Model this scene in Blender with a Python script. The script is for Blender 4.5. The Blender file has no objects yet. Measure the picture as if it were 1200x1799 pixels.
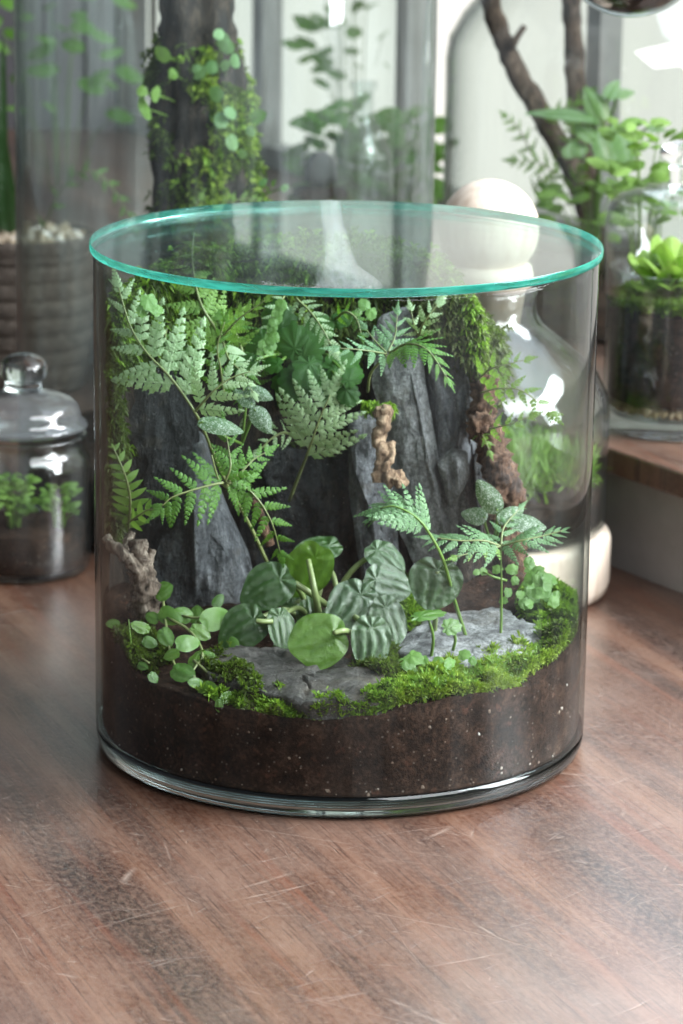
import bpy, math, random
import numpy as np
from mathutils import Vector, Matrix, noise
random.seed(7); rng = np.random.default_rng(7)
S = bpy.context.scene; COL = S.collection

# ---------------------------------------------------------------- camera
CAM = np.array([-0.0007, -1.983, 0.6516]); FPX = 6032.0; PITCH = -0.25077; ROLL = 0.0140
_fw = np.array([0, math.cos(PITCH), math.sin(PITCH)]); _rt0 = np.array([1.0, 0, 0]); _up0 = np.cross(_rt0, _fw)
_rt = math.cos(ROLL)*_rt0 + math.sin(ROLL)*_up0; _up = -math.sin(ROLL)*_rt0 + math.cos(ROLL)*_up0
cam = bpy.data.cameras.new('camera'); cam_o = bpy.data.objects.new('camera', cam); COL.objects.link(cam_o)
cam_o.matrix_world = Matrix(((_rt[0], _up[0], -_fw[0], CAM[0]), (_rt[1], _up[1], -_fw[1], CAM[1]),
                             (_rt[2], _up[2], -_fw[2], CAM[2]), (0, 0, 0, 1)))
cam.sensor_fit = 'VERTICAL'; cam.sensor_height = 36.0; cam.lens = 36.0*FPX/1799.0
cam.clip_start = 0.05; cam.clip_end = 60
cam.dof.use_dof = True; cam.dof.focus_distance = 1.88; cam.dof.aperture_fstop = 13.0
S.camera = cam_o
# ---------------------------------------------------------------- world, lamps, exposure
w = bpy.data.worlds.new('World'); S.world = w; w.use_nodes = True
w.node_tree.nodes['Background'].inputs[0].default_value = (0.80, 0.90, 1.0, 1)
w.node_tree.nodes['Background'].inputs[1].default_value = 0.17
# the ledge runs diagonally behind the jars; the window stands over it
E0 = np.array([0.196, 0.395]); ED = np.array([-0.53, 0.848]); EN = np.array([0.848, 0.53])   # a point of its edge, along, inwards
def led(s, d, z=0.0):
    q = E0 + ED*s + EN*d
    return np.array([q[0], q[1], z])
def area(name, loc, to, sx, sy, power, col):
    l = bpy.data.lights.new(name, 'AREA'); l.shape = 'RECTANGLE'; l.size = sx; l.size_y = sy; l.energy = power; l.color = col
    o = bpy.data.objects.new(name, l); COL.objects.link(o); o.location = loc
    d = Vector(to) - Vector(loc)
    o.rotation_euler = d.to_track_quat('-Z', 'Y').to_euler()
    return o
wc = led(-0.03, 0.45, 1.42)
area('window_light', wc, wc - np.array([EN[0], EN[1], 0.10]), 1.95, 1.56, 21.0, (0.78, 0.89, 1.0))
area('front_fill_lamp', (1.5, -1.5, 2.0), (0, 0, 0.15), 1.8, 1.4, 50.0, (0.96, 0.98, 1.0))  # added fill lamp out of view, brightens the front faces inside the jar
area('side_fill_lamp', (1.35, .10, .80), (0, 0, .15), 1.3, 1.0, 75.0, (0.93, 0.97, 1.0))  # added lamp out of view, lights right-hand faces and throws shadows left
S.view_settings.view_transform = 'Standard'; S.view_settings.look = 'None'; S.view_settings.exposure = 0.90; S.view_settings.gamma = 1.0
cy = S.cycles
cy.max_bounces = 40; cy.transmission_bounces = 36; cy.glossy_bounces = 8; cy.diffuse_bounces = 4; cy.transparent_max_bounces = 24
cy.caustics_refractive = True; cy.caustics_reflective = False; cy.blur_glossy = 0.6; cy.sample_clamp_indirect = 6.0
cy.use_denoising = True
try: cy.denoiser = 'OPENIMAGEDENOISE'
except Exception: pass

# ---------------------------------------------------------------- pixel <-> world
def ray(px, py):
    u = (px-600)/FPX; v = (899.5-py)/FPX
    return _fw + u*_rt + v*_up
def W(px, py, Y):
    d = ray(px, py); t = (Y-CAM[1])/d[1]; return CAM + t*d
def Wz(px, py, z):
    d = ray(px, py); t = (z-CAM[2])/d[2]; return CAM + t*d
def Wcyl(px, py, r):
    d = ray(px, py); a = d[0]**2+d[1]**2; b = 2*(CAM[0]*d[0]+CAM[1]*d[1]); c = CAM[0]**2+CAM[1]**2-r*r
    q = b*b-4*a*c
    t = (-b-math.sqrt(max(q, 0)))/(2*a)
    return CAM+t*d
def scale_at(P): return float(np.dot(np.asarray(P)-CAM, _fw))/FPX       # metres per pixel there
def nrm(v):
    v = np.asarray(v, float); return v/max(np.linalg.norm(v), 1e-12)
def fbm(p, oct=4): return noise.fractal(Vector(p), 1.0, 2.0, oct)

# ---------------------------------------------------------------- object helpers
WM = {}
def link(name, me, parent=None, world=None):
    o = bpy.data.objects.new(name, me); COL.objects.link(o)
    world = world or Matrix.Identity(4)
    if parent is not None:
        o.parent = parent; o.matrix_parent_inverse = WM[parent.name].inverted()
        o.matrix_basis = world
    else:
        o.matrix_basis = world
    WM[o.name] = world.copy()
    return o
def tag(o, label=None, cat=None, group=None, kind=None):
    if label: o['label'] = label
    if cat: o['category'] = cat
    if group: o['group'] = group
    if kind: o['kind'] = kind
    return o
def thing(name, label, cat, loc, group=None):
    o = link(name, None, None, Matrix.Translation(Vector(loc))); o.empty_display_size = 0.01
    return tag(o, label, cat, group)
def mesh(name, V, F, mat=None, smooth=True):
    me = bpy.data.meshes.new(name)
    if isinstance(F, np.ndarray): me.from_pydata(V, [], F)
    else: me.from_pydata([tuple(map(float, v)) for v in V], [], F)
    if mat: me.materials.append(mat)
    if smooth: me.polygons.foreach_set('use_smooth', np.ones(len(me.polygons), bool))
    me.update(); return me
def obj(name, V, F, mat, parent=None, loc=None, smooth=True):
    V = np.asarray(V, float)
    if loc is not None:
        V = V-np.asarray(loc, float)
        return link(name, mesh(name, V, F, mat, smooth), parent, Matrix.Translation(Vector(loc)))
    return link(name, mesh(name, V, F, mat, smooth), parent)
class MB:
    def __init__(s): s.V = []; s.F = []
    def add(s, V, F):
        b = len(s.V); s.V += [tuple(v) for v in V]; s.F += [tuple(i+b for i in f) for f in F]
    def box(s, c, sz, R=None):
        V = []
        for x in (-.5, .5):
            for y in (-.5, .5):
                for z in (-.5, .5):
                    v = np.array([x*sz[0], y*sz[1], z*sz[2]])
                    if R is not None: v = R@v
                    V.append(v+np.asarray(c))
        s.add(V, [(0, 1, 3, 2), (4, 6, 7, 5), (0, 4, 5, 1), (2, 3, 7, 6), (0, 2, 6, 4), (1, 5, 7, 3)])
def lathe(profile, seg=96, jitter=0.0, cap=True):
    V = []; F = []; rings = []
    for (r, z) in profile:
        if r < 1e-6: rings.append([len(V)]); V.append((0, 0, z)); continue
        i0 = len(V); rings.append(list(range(i0, i0+seg)))
        for k in range(seg):
            a = 2*math.pi*k/seg
            rr = r*(1+jitter*fbm((math.cos(a)*2, math.sin(a)*2, z*20), 2)) if jitter else r
            V.append((rr*math.cos(a), rr*math.sin(a), z))
    for A, B in zip(rings, rings[1:]):
        for k in range(seg):
            k2 = (k+1) % seg
            if len(A) == 1 and len(B) == 1: break
            if len(A) == 1: F.append((A[0], B[k2], B[k]))
            elif len(B) == 1: F.append((A[k], A[k2], B[0]))
            else: F.append((A[k], A[k2], B[k2], B[k]))
    return np.array(V), F
def curve_pts(P, n):
    P = [np.asarray(p, float) for p in P]
    if len(P) == 2: return [P[0]+(P[1]-P[0])*t for t in np.linspace(0, 1, n)]
    Q = [2*P[0]-P[1]]+P+[2*P[-1]-P[-2]]; out = []
    m = len(P)-1
    for t in np.linspace(0, m, n):
        i = min(int(t), m-1); f = t-i; a, b, c, d = Q[i:i+4]
        out.append(.5*((2*b)+(-a+c)*f+(2*a-5*b+4*c-d)*f*f+(-a+3*b-3*c+d)*f**3))
    return out
def tube(P, r0, r1=None, n=14, seg=6, rough=0.0, rf=60):
    r1 = r0 if r1 is None else r1
    C = curve_pts(P, n); V = []; F = []
    ref = np.array([0.3, -.9, .2])
    for i, c in enumerate(C):
        T = nrm(C[min(i+1, n-1)]-C[max(i-1, 0)]); a = nrm(np.cross(T, ref)); b = np.cross(T, a)
        r = r0+(r1-r0)*i/(n-1)
        for k in range(seg):
            t = 2*math.pi*k/seg; d = math.cos(t)*a+math.sin(t)*b
            rr = r*(1+rough*fbm((c+d*r)*rf, 4)) if rough else r
            V.append(c+d*rr)
    for i in range(n-1):
        for k in range(seg):
            k2 = (k+1) % seg; F.append((i*seg+k, i*seg+k2, (i+1)*seg+k2, (i+1)*seg+k))
    F.append(tuple(range(seg-1, -1, -1))); F.append(tuple((n-1)*seg+k for k in range(seg)))
    return np.array(V), F

# ---------------------------------------------------------------- materials
def new_mat(name):
    m = bpy.data.materials.new(name); m.use_nodes = True; nt = m.node_tree
    return m, nt, nt.nodes['Principled BSDF'], nt.nodes['Material Output']
class N:
    """small wrapper to write node trees briefly"""
    def __init__(s, nt): s.nt = nt
    def n(s, typ, **kw):
        x = s.nt.nodes.new(typ)
        for k, v in kw.items(): setattr(x, k, v)
        return x
    def l(s, a, b): s.nt.links.new(a, b)
    def val(s, sock, v):
        if hasattr(v, 'is_output') or isinstance(v, bpy.types.NodeSocket): s.l(v, sock)
        else: sock.default_value = v
    def coord(s, scale=(1, 1, 1), rot=(0, 0, 0), kind='Object'):
        c = s.n('ShaderNodeTexCoord'); src = c.outputs[kind]
        if any(rot):
            r = s.n('ShaderNodeMapping'); r.inputs['Rotation'].default_value = rot; s.l(src, r.inputs[0]); src = r.outputs[0]
        m = s.n('ShaderNodeMapping'); m.inputs['Scale'].default_value = scale
        s.l(src, m.inputs[0]); return m.outputs[0]
    def noise(s, vec, scale, detail=4, rough=.55, dist=0):
        x = s.n('ShaderNodeTexNoise'); s.l(vec, x.inputs['Vector']); x.inputs['Scale'].default_value = scale
        x.inputs['Detail'].default_value = detail; x.inputs['Roughness'].default_value = rough; x.inputs['Distortion'].default_value = dist
        return x.outputs[0]
    def vor(s, vec, scale, feature='F1', out=0):
        x = s.n('ShaderNodeTexVoronoi'); x.feature = feature; s.l(vec, x.inputs['Vector']); x.inputs['Scale'].default_value = scale
        return x.outputs[out]
    def ramp(s, fac, stops, interp='LINEAR'):
        x = s.n('ShaderNodeValToRGB'); x.color_ramp.interpolation = interp; e = x.color_ramp.elements
        while len(e) < len(stops): e.new(.5)
        for q, (p, c) in zip(e, stops):
            q.position = p; q.color = (c, c, c, 1) if isinstance(c, (int, float)) else (*c, 1)
        s.l(fac, x.inputs[0]); return x.outputs[0]
    def mix(s, fac, a, b, mode='MIX'):
        x = s.n('ShaderNodeMix', data_type='RGBA', blend_type=mode)
        s.val(x.inputs[0], fac)
        for sock, v in ((x.inputs[6], a), (x.inputs[7], b)):
            if isinstance(v, tuple): sock.default_value = (*v, 1) if len(v) == 3 else v
            else: s.l(v, sock)
        return x.outputs[2]
    def math(s, op, a, b=0.0):
        x = s.n('ShaderNodeMath', operation=op); s.val(x.inputs[0], a); s.val(x.inputs[1], b); return x.outputs[0]
    def bump(s, h, strength, dist, normal=None):
        x = s.n('ShaderNodeBump'); x.inputs['Strength'].default_value = strength; x.inputs['Distance'].default_value = dist
        s.l(h, x.inputs['Height'])
        if normal is not None: s.l(normal, x.inputs['Normal'])
        return x.outputs[0]

def leaf_mat(name, dark, light, rough=.38, trans=.30, spec=.5, stripe=None, silver=0.0, speckle=None, mott=2.6, fine=26, bd=.02, quilt=0.0):
    """leaf: colour differs from leaf to leaf and in patches; stripe reads the vein pattern stored on the leaf; part of the light passes through"""
    m, nt, b, out = new_mat(name); k = N(nt)
    oi = k.n('ShaderNodeObjectInfo'); geo = k.n('ShaderNodeNewGeometry')
    rnd = k.math('FRACT', k.math('ADD', oi.outputs['Random'], geo.outputs['Random Per Island']))
    v = k.coord()
    mo = k.noise(v, mott, 3)
    f = k.math('ADD', k.math('MULTIPLY', rnd, .55), k.math('MULTIPLY', k.math('SUBTRACT', mo, .22), .7))
    c = k.mix(f, dark, light)
    if stripe is not None:
        a = k.n('ShaderNodeAttribute', attribute_name='pattern'); sp = k.n('ShaderNodeSeparateColor'); k.l(a.outputs['Color'], sp.inputs[0])
        c = k.mix(k.math('MULTIPLY', sp.outputs[0], .65), c, stripe)
        if silver > 0: c = k.mix(k.math('MULTIPLY', sp.outputs[1], silver), c, (.22, .33, .21))
    if speckle is not None:
        s = k.noise(v, 9, 4, .7); s = k.ramp(s, [(.53, 0.0), (.58, 1.0)])
        c = k.mix(k.math('MULTIPLY', s, .8), c, speckle)
    k.l(c, b.inputs['Base Color']); b.inputs['Roughness'].default_value = rough; b.inputs['Specular IOR Level'].default_value = spec
    bn = k.bump(k.noise(v, fine, 3), .30, bd)
    if quilt:
        vq = k.n('ShaderNodeTexVoronoi'); vq.feature = 'SMOOTH_F1'; k.l(v, vq.inputs['Vector']); vq.inputs['Scale'].default_value = 4.6; bn = k.bump(vq.outputs[0], quilt, .10, bn)
        b.inputs['Coat Weight'].default_value = .5; b.inputs['Coat Roughness'].default_value = .14
    k.l(bn, b.inputs['Normal'])
    t = k.n('ShaderNodeBsdfTranslucent'); tc = k.mix(.45, c, (.28, .50, .03)); k.l(tc, t.inputs[0])
    mx = k.n('ShaderNodeMixShader'); mx.inputs[0].default_value = trans; k.l(b.outputs[0], mx.inputs[1]); k.l(t.outputs[0], mx.inputs[2]); k.l(mx.outputs[0], out.inputs[0])
    return m
def plain(name, col, rough=.6, spec=.4, col2=None, scale=40, bump=0.0, bscale=200, stretch=(1, 1, 1), bd=.001):
    m, nt, b, out = new_mat(name); k = N(nt); v = k.coord(stretch)
    if col2: k.l(k.mix(k.ramp(k.noise(v, scale, 6, .65), [(.3, 0.0), (.7, 1.0)]), col, col2), b.inputs['Base Color'])
    else: b.inputs['Base Color'].default_value = (*col, 1)
    b.inputs['Roughness'].default_value = rough; b.inputs['Specular IOR Level'].default_value = spec
    if bump: k.l(k.bump(k.noise(v, bscale, 6, .65), bump, bd), b.inputs['Normal'])
    return m
def glass_mat(name, col=(1, 1, 1), rough=0.0, absorb=None, dens=0.0, film=0.0, wobble=0.0, filmcol=(.75, .8, .8)):
    m, nt, b, out = new_mat(name); k = N(nt); nt.nodes.remove(b)
    g = k.n('ShaderNodeBsdfGlass'); g.inputs['Color'].default_value = (*col, 1); g.inputs['Roughness'].default_value = rough; g.inputs['IOR'].default_value = 1.5
    if wobble:
        k.l(k.bump(k.noise(k.coord((1, 1, .25)), 22, 2), wobble, .002), g.inputs['Normal'])
    sh = g.outputs[0]
    if film:                                     # a dry film of old water marks on the glass
        d = k.n('ShaderNodeBsdfDiffuse'); d.inputs[0].default_value = (*filmcol, 1)
        tr = k.n('ShaderNodeBsdfTranslucent'); tr.inputs[0].default_value = (*filmcol, 1)
        ms = k.n('ShaderNodeMixShader'); k.l(d.outputs[0], ms.inputs[1]); k.l(tr.outputs[0], ms.inputs[2])
        v = k.coord((1, 1, .12)); v2 = k.coord()
        a = k.ramp(k.noise(v, 60, 5, .65), [(.40, 0.15), (.75, 1.0)])
        a = k.math('MULTIPLY', a, k.ramp(k.noise(v2, 9, 3), [(.3, .15), (.75, 1.0)]))
        mx = k.n('ShaderNodeMixShader'); k.l(k.math('MULTIPLY', a, film), mx.inputs[0]); k.l(sh, mx.inputs[1]); k.l(ms.outputs[0], mx.inputs[2]); sh = mx.outputs[0]
    k.l(sh, out.inputs['Surface'])
    if absorb:
        a = k.n('ShaderNodeVolumeAbsorption'); a.inputs[0].default_value = (*absorb, 1); a.inputs[1].default_value = dens; k.l(a.outputs[0], out.inputs['Volume'])
    return m

def thin_glass(name, tint=(.97, .985, .98), edge=(.50, .58, .56), f0=.010, film=0.0, filmcol=(.7, .74, .74), rough=0.0, wob=.04, fmin=.05):
    """wall of a hollow vessel: lets light straight through, mirrors more at grazing angles, a little green where one looks along the wall"""
    m, nt, b, out = new_mat(name); k = N(nt); nt.nodes.remove(b)
    lw = k.n('ShaderNodeLayerWeight'); lw.inputs[0].default_value = .5
    t = k.n('ShaderNodeBsdfTransparent'); k.l(k.mix(k.math('POWER', lw.outputs['Facing'], 4.0), tint, edge), t.inputs[0])
    g = k.n('ShaderNodeBsdfGlossy'); g.inputs['Roughness'].default_value = rough
    k.l(k.bump(k.noise(k.coord((1, 1, .2)), 20, 2), wob, .002), g.inputs['Normal'])
    f = k.math('ADD', k.math('MULTIPLY', k.math('POWER', lw.outputs['Facing'], 5.0), 1-f0), f0)
    mx = k.n('ShaderNodeMixShader'); k.l(f, mx.inputs[0]); k.l(t.outputs[0], mx.inputs[1]); k.l(g.outputs[0], mx.inputs[2]); sh = mx.outputs[0]
    if film:
        d = k.n('ShaderNodeBsdfDiffuse'); d.inputs[0].default_value = (*filmcol, 1)
        a = k.ramp(k.noise(k.coord((1, 1, .10)), 55, 5, .65), [(.42, fmin), (.72, 1.0)])
        a = k.math('MULTIPLY', a, k.ramp(k.noise(k.coord(), 8, 3), [(.35, max(.1, fmin)), (.75, 1.0)]))
        sp = k.ramp(k.noise(k.coord(), 260, 2), [(.70, 0.0), (.76, .8)]); a = k.math('MAXIMUM', a, k.math('MULTIPLY', sp, .7))
        m2 = k.n('ShaderNodeMixShader'); k.l(k.math('MULTIPLY', a, film), m2.inputs[0]); k.l(sh, m2.inputs[1]); k.l(d.outputs[0], m2.inputs[2]); sh = m2.outputs[0]
    k.l(sh, out.inputs['Surface']); return m
GLASS = thin_glass('clear_glass', film=.028)
LIDGLASS = thin_glass('lid_glass', (.93, .985, .975), (.80, .95, .92), .035, film=.03, wob=0)
CLOCHE = thin_glass('cloche_glass', (.93, .96, .95), (.56, .64, .62), .03, film=.13, filmcol=(.55, .60, .60), wob=.12)
CLEARJAR = thin_glass('jar_glass', (.96, .98, .97), (.42, .48, .47), .06, film=.05, wob=.40)
LIDSHEEN = thin_glass('canister_lid_glass', (.90, .93, .93), (.5, .55, .55), .07, film=.10, filmcol=(.8, .83, .85), rough=.03, wob=.2, fmin=.6)  # pale film colour stands in for light the thick lid reflects
SOLIDGLASS = glass_mat('solid_glass', (.97, .99, .985)); FOOTGLASS = glass_mat('foot_glass', (.80, .83, .83))
def edge_glass():
    m, nt, b, out = new_mat('teal_glass_edge'); k = N(nt)
    v = k.coord((1, 1, 6)); c = k.mix(k.ramp(k.noise(v, 60, 4, .6), [(.35, 0.0), (.65, 1.0)]), (.008, .24, .18), (.045, .50, .38)); k.l(c, b.inputs['Base Color']); b.inputs['Roughness'].default_value = .18
    t = k.n('ShaderNodeBsdfTranslucent'); k.l(c, t.inputs[0]); mx = k.n('ShaderNodeMixShader'); mx.inputs[0].default_value = .5; k.l(b.outputs[0], mx.inputs[1]); k.l(t.outputs[0], mx.inputs[2])
    g = k.n('ShaderNodeBsdfGlass'); g.inputs['Color'].default_value = (.45, .93, .82, 1); g.inputs['IOR'].default_value = 1.5; g.inputs['Roughness'].default_value = .08
    m2 = k.n('ShaderNodeMixShader'); k.l(k.ramp(k.noise(v, 25, 3), [(.35, .25), (.65, .75)]), m2.inputs[0]); k.l(mx.outputs[0], m2.inputs[1]); k.l(g.outputs[0], m2.inputs[2]); k.l(m2.outputs[0], out.inputs[0]); return m
EDGE = edge_glass()

def wood_table():
    m, nt, b, out = new_mat('worn_table_wood'); k = N(nt)
    rz = -math.atan2(.93, -.36)
    v = k.coord((1, 1, 1), (0, 0, rz)); s = k.coord((.9, 26, 1), (0, 0, rz)); s2 = k.coord((2.2, 110, 1), (0, 0, rz))
    wide = k.noise(s, 1.0, 3, .5, .2); fine = k.noise(s2, 2.6, 6, .7, .3); blotch = k.noise(v, 14, 5, .6); mot = k.noise(k.coord((.6, 1, 1), (0, 0, rz)), 300, 8, .78)
    f = k.math('ADD', k.math('MULTIPLY', wide, .95), k.math('MULTIPLY', fine, .38)); f = k.math('ADD', f, k.math('MULTIPLY', blotch, .12)); f = k.math('SUBTRACT', f, .10)
    c = k.ramp(f, [(.42, (.016, .008, .006)), (.54, (.050, .021, .014)), (.64, (.110, .046, .026)), (.80, (.21, .11, .068))])
    c = k.mix(k.ramp(mot, [(.44, 0.0), (.62, .62)]), c, (.20, .125, .09)); c = k.mix(k.ramp(mot, [(.34, .6), (.46, 0.0)]), c, (.035, .017, .013))
    red = k.ramp(k.noise(s, 2.3, 5, .6, .3), [(.55, 0.0), (.70, .55)]); c = k.mix(red, c, (.17, .052, .024))
    worn = k.ramp(k.noise(v, 5.5, 6, .65), [(.45, 0.0), (.68, .48)])
    c = k.mix(worn, c, (.24, .165, .13))
    def scr(rot, sc, sx, th, lo, seed):
        q = k.coord((sx, sc, 1), (0, 0, rot)); q2 = k.n('ShaderNodeVectorMath', operation='ADD'); k.l(q, q2.inputs[0]); q2.inputs[1].default_value = (seed, seed*1.7, 0)
        wv = k.noise(q2.outputs[0], 1.7, 2); qa = k.n('ShaderNodeVectorMath', operation='ADD'); k.l(q2.outputs[0], qa.inputs[0])
        cm = k.n('ShaderNodeCombineXYZ'); k.l(k.math('MULTIPLY', wv, .35), cm.inputs[1]); k.l(cm.outputs[0], qa.inputs[1])
        e = k.vor(qa.outputs[0], 1.0, 'DISTANCE_TO_EDGE'); line = k.ramp(e, [(0.0, 1.0), (th, 0.0)])
        br = k.ramp(k.noise(q2.outputs[0], 2.3, 3), [(lo, 0.0), (lo+.13, 1.0)])
        return k.math('MULTIPLY', line, br)
    sc = k.math('MAXIMUM', scr(.5, 16, 2.6, .007, .52, 3.1), scr(-.35, 20, 3.5, .007, .55, 9.4))
    sc = k.math('MAXIMUM', sc, scr(-.75, 60, 9, .016, .54, 23.0)); sc = k.math('MAXIMUM', sc, scr(.9, 75, 14, .016, .54, 41.0)); sc = k.math('MAXIMUM', sc, scr(1.25, 24, 4.5, .007, .56, 17.7)); sc = k.math('MAXIMUM', sc, scr(.15, 50, 8, .012, .56, 5.9))
    c = k.mix(k.math('MULTIPLY', sc, .40), c, (.40, .31, .25))
    dk = scr(.62, 8, 2.0, .008, .55, 31.0); c = k.mix(k.math('MULTIPLY', dk, .8), c, (.03, .015, .012))
    pore = k.ramp(k.noise(s2, 9, 3, .6), [(.56, 0.0), (.66, .75)]); c = k.mix(pore, c, (.045, .022, .016))
    k.l(c, b.inputs['Base Color'])
    r = k.math('ADD', k.math('MULTIPLY', k.noise(v, 20, 5, .7), .26), .20); k.l(k.math('ADD', r, k.math('MULTIPLY', sc, .15)), b.inputs['Roughness'])
    b.inputs['Specular IOR Level'].default_value = .95; b.inputs['Coat Weight'].default_value = .40; b.inputs['Coat Roughness'].default_value = .30
    h = k.math('ADD', k.math('MULTIPLY', fine, .6), k.math('MULTIPLY', mot, .5)); h = k.math('SUBTRACT', h, k.math('MULTIPLY', sc, .8))
    k.l(k.bump(h, .35, .0008), b.inputs['Normal'])
    return m
def slate(name, c0, c1, c2, stretch=(1.0, 1.0, .28)):
    m, nt, b, out = new_mat(name); k = N(nt); v = k.coord(stretch); u = k.coord()
    a = k.noise(v, 110, 8, .72, .5); d = k.noise(u, 420, 6, .75); e = k.noise(v, 24, 5, .6)
    c = k.ramp(k.math('ADD', k.math('MULTIPLY', a, .6), k.math('MULTIPLY', e, .4)), [(.40, c0), (.50, c1), (.60, c2)])
    c = k.mix(k.ramp(d, [(.40, .65), (.60, 0.0)]), c, tuple(x*.45 for x in c0))
    c = k.mix(k.ramp(k.noise(u, 34, 5, .65), [(.55, 0.0), (.68, .5)]), c, (.13, .105, .075))
    vein = k.ramp(k.vor(v, 45, 'DISTANCE_TO_EDGE'), [(0.0, .8), (.035, 0.0)]); c = k.mix(k.math('MULTIPLY', vein, k.ramp(e, [(.45, 0.0), (.6, 1.0)])), c, tuple(x*.3 for x in c0))
    sp = k.ramp(k.noise(u, 700, 2), [(.68, 0.0), (.74, .6)]); c = k.mix(sp, c, (.45, .45, .43))
    k.l(c, b.inputs['Base Color']); k.l(k.math('ADD', k.math('MULTIPLY', d, .35), .30), b.inputs['Roughness'])
    h = k.math('ADD', k.math('MULTIPLY', a, 1.0), k.math('MULTIPLY', d, .45)); k.l(k.bump(h, 1.0, .0034), b.inputs['Normal'])
    return m
def soil_mat():
    m, nt, b, out = new_mat('dark_soil'); k = N(nt); v = k.coord()
    a = k.noise(v, 70, 6, .7); d = k.noise(v, 420, 5, .75)
    c = k.ramp(k.math('ADD', k.math('MULTIPLY', a, .5), k.math('MULTIPLY', d, .5)), [(.38, (.004, .0025, .002)), (.50, (.022, .012, .008)), (.63, (.072, .040, .027))])
    red = k.ramp(k.noise(v, 150, 3), [(.62, 0.0), (.70, .45)]); c = k.mix(red, c, (.11, .045, .028))
    vo = k.n('ShaderNodeTexVoronoi'); k.l(v, vo.inputs['Vector']); vo.inputs['Scale'].default_value = 330
    grit = k.ramp(vo.outputs[0], [(.16, 1.0), (.24, 0.0)]); sep = k.n('ShaderNodeSeparateColor'); k.l(vo.outputs['Color'], sep.inputs[0])
    grit = k.math('MULTIPLY', grit, k.ramp(sep.outputs[0], [(.80, 0.0), (.84, 1.0)])); c = k.mix(k.math('MULTIPLY', grit, .25), c, (.42, .36, .31))
    k.l(c, b.inputs['Base Color']); b.inputs['Roughness'].default_value = .85; b.inputs['Specular IOR Level'].default_value = .12
    k.l(k.bump(k.math('ADD', d, k.math('MULTIPLY', a, .7)), .9, .002), b.inputs['Normal'])
    return m
def bark_mat(name, c0, c1, c2, sc=(1, 1, .25)):
    m, nt, b, out = new_mat(name); k = N(nt); v = k.coord(sc)
    a = k.noise(v, 190, 7, .75, .8); u = k.noise(k.coord(), 70, 5, .65)
    c = k.ramp(k.math('ADD', k.math('MULTIPLY', a, .7), k.math('MULTIPLY', u, .3)), [(.40, c0), (.50, c1), (.60, c2)])
    k.l(c, b.inputs['Base Color']); b.inputs['Roughness'].default_value = .8
    k.l(k.bump(a, 1.0, .005), b.inputs['Normal'])
    return m
def light_wood(name='pale_turned_wood', c0=(.42, .30, .20), c1=(.66, .53, .40)):
    m, nt, b, out = new_mat(name); k = N(nt); v = k.coord((6, 6, 1.2))
    k.l(k.mix(k.ramp(k.noise(v, 24, 5, .6, .4), [(.3, 0.0), (.7, 1.0)]), c0, c1), b.inputs['Base Color']); b.inputs['Roughness'].default_value = .5
    return m
TABLE = wood_table(); SOIL = soil_mat()
SLATE = slate('blue_grey_slate', (.055, .059, .068), (.19, .20, .22), (.40, .41, .43))
SLATE_DARK = slate('black_wet_slate', (.010, .011, .013), (.028, .031, .036), (.085, .09, .098))
SLATE_PALE = slate('pale_grey_slate', (.10, .103, .11), (.30, .31, .315), (.50, .51, .52), (1, 1, .6))
SLATE_BROWN = slate('brown_grey_slate', (.020, .018, .015), (.062, .056, .050), (.14, .13, .12), (1, 1, 1.5))
BARK = bark_mat('dark_bark', (.006, .004, .003), (.022, .015, .010), (.075, .052, .036))
DRIFT = bark_mat('grey_driftwood', (.045, .030, .022), (.20, .145, .11), (.46, .38, .31))
TANWOOD = bark_mat('tan_driftwood', (.10, .055, .030), (.30, .19, .115), (.50, .36, .24))
RUST = bark_mat('rust_brown_wood', (.03, .015, .009), (.115, .055, .030), (.27, .155, .095))
PALEWOOD = light_wood('pale_turned_wood', (.55, .43, .33), (.76, .66, .55))
MOSS = leaf_mat('bright_moss', (.06, .15, .012), (.30, .47, .05), .55, .35, .3, mott=60, fine=700, bd=.0006)
MOSS_LIME = leaf_mat('lime_moss', (.11, .20, .015), (.42, .54, .08), .55, .35, .3, mott=60, fine=700, bd=.0006)
MOSS_DARK = leaf_mat('dark_moss', (.016, .034, .006), (.105, .15, .024), .6, .3, .25, mott=45, fine=700, bd=.0006)
MOSS_OLIVE = leaf_mat('olive_moss', (.035, .05, .014), (.16, .19, .07), .6, .3, .25, mott=50, fine=700, bd=.0006)
FERN_PALE = leaf_mat('pale_fern_leaf', (.23, .38, .15), (.50, .66, .38), .32, .22, .7)
FERN_GREEN = leaf_mat('green_fern_leaf', (.050, .155, .014), (.15, .34, .05), .34, .36, .5)
FERN_BRIGHT = leaf_mat('bright_fern_leaf', (.11, .24, .03), (.28, .46, .10), .4, .40, .5)
FERN_BLUE = leaf_mat('blue_green_fern_leaf', (.055, .15, .045), (.18, .33, .15), .3, .25, .6)
PEP_DARK = leaf_mat('dark_rippled_leaf', (.020, .066, .009), (.050, .130, .022), .22, .16, .55, stripe=(.014, .048, .010), silver=.10, mott=3.2, quilt=.09)
PEP_SILVER = leaf_mat('silver_striped_leaf', (.030, .075, .022), (.065, .135, .048), .22, .14, .6, stripe=(.006, .026, .005), silver=.28, mott=3.2, quilt=.13)
PEP_LIME = leaf_mat('light_rippled_leaf', (.07, .18, .010), (.15, .29, .028), .22, .28, .55, stripe=(.055, .14, .012), silver=.10, mott=3.2, quilt=.09)
SMALL_LEAF = leaf_mat('small_green_leaf', (.045, .14, .015), (.16, .33, .055), .24, .28, .8, stripe=(.22, .40, .12))
SCALLOP = leaf_mat('dark_scalloped_leaf', (.010, .055, .004), (.040, .150, .012), .36, .28, .25)
SPECKLED = leaf_mat('white_speckled_leaf', (.03, .09, .025), (.06, .14, .04), .3, .2, .7, speckle=(.50, .58, .46))
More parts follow.
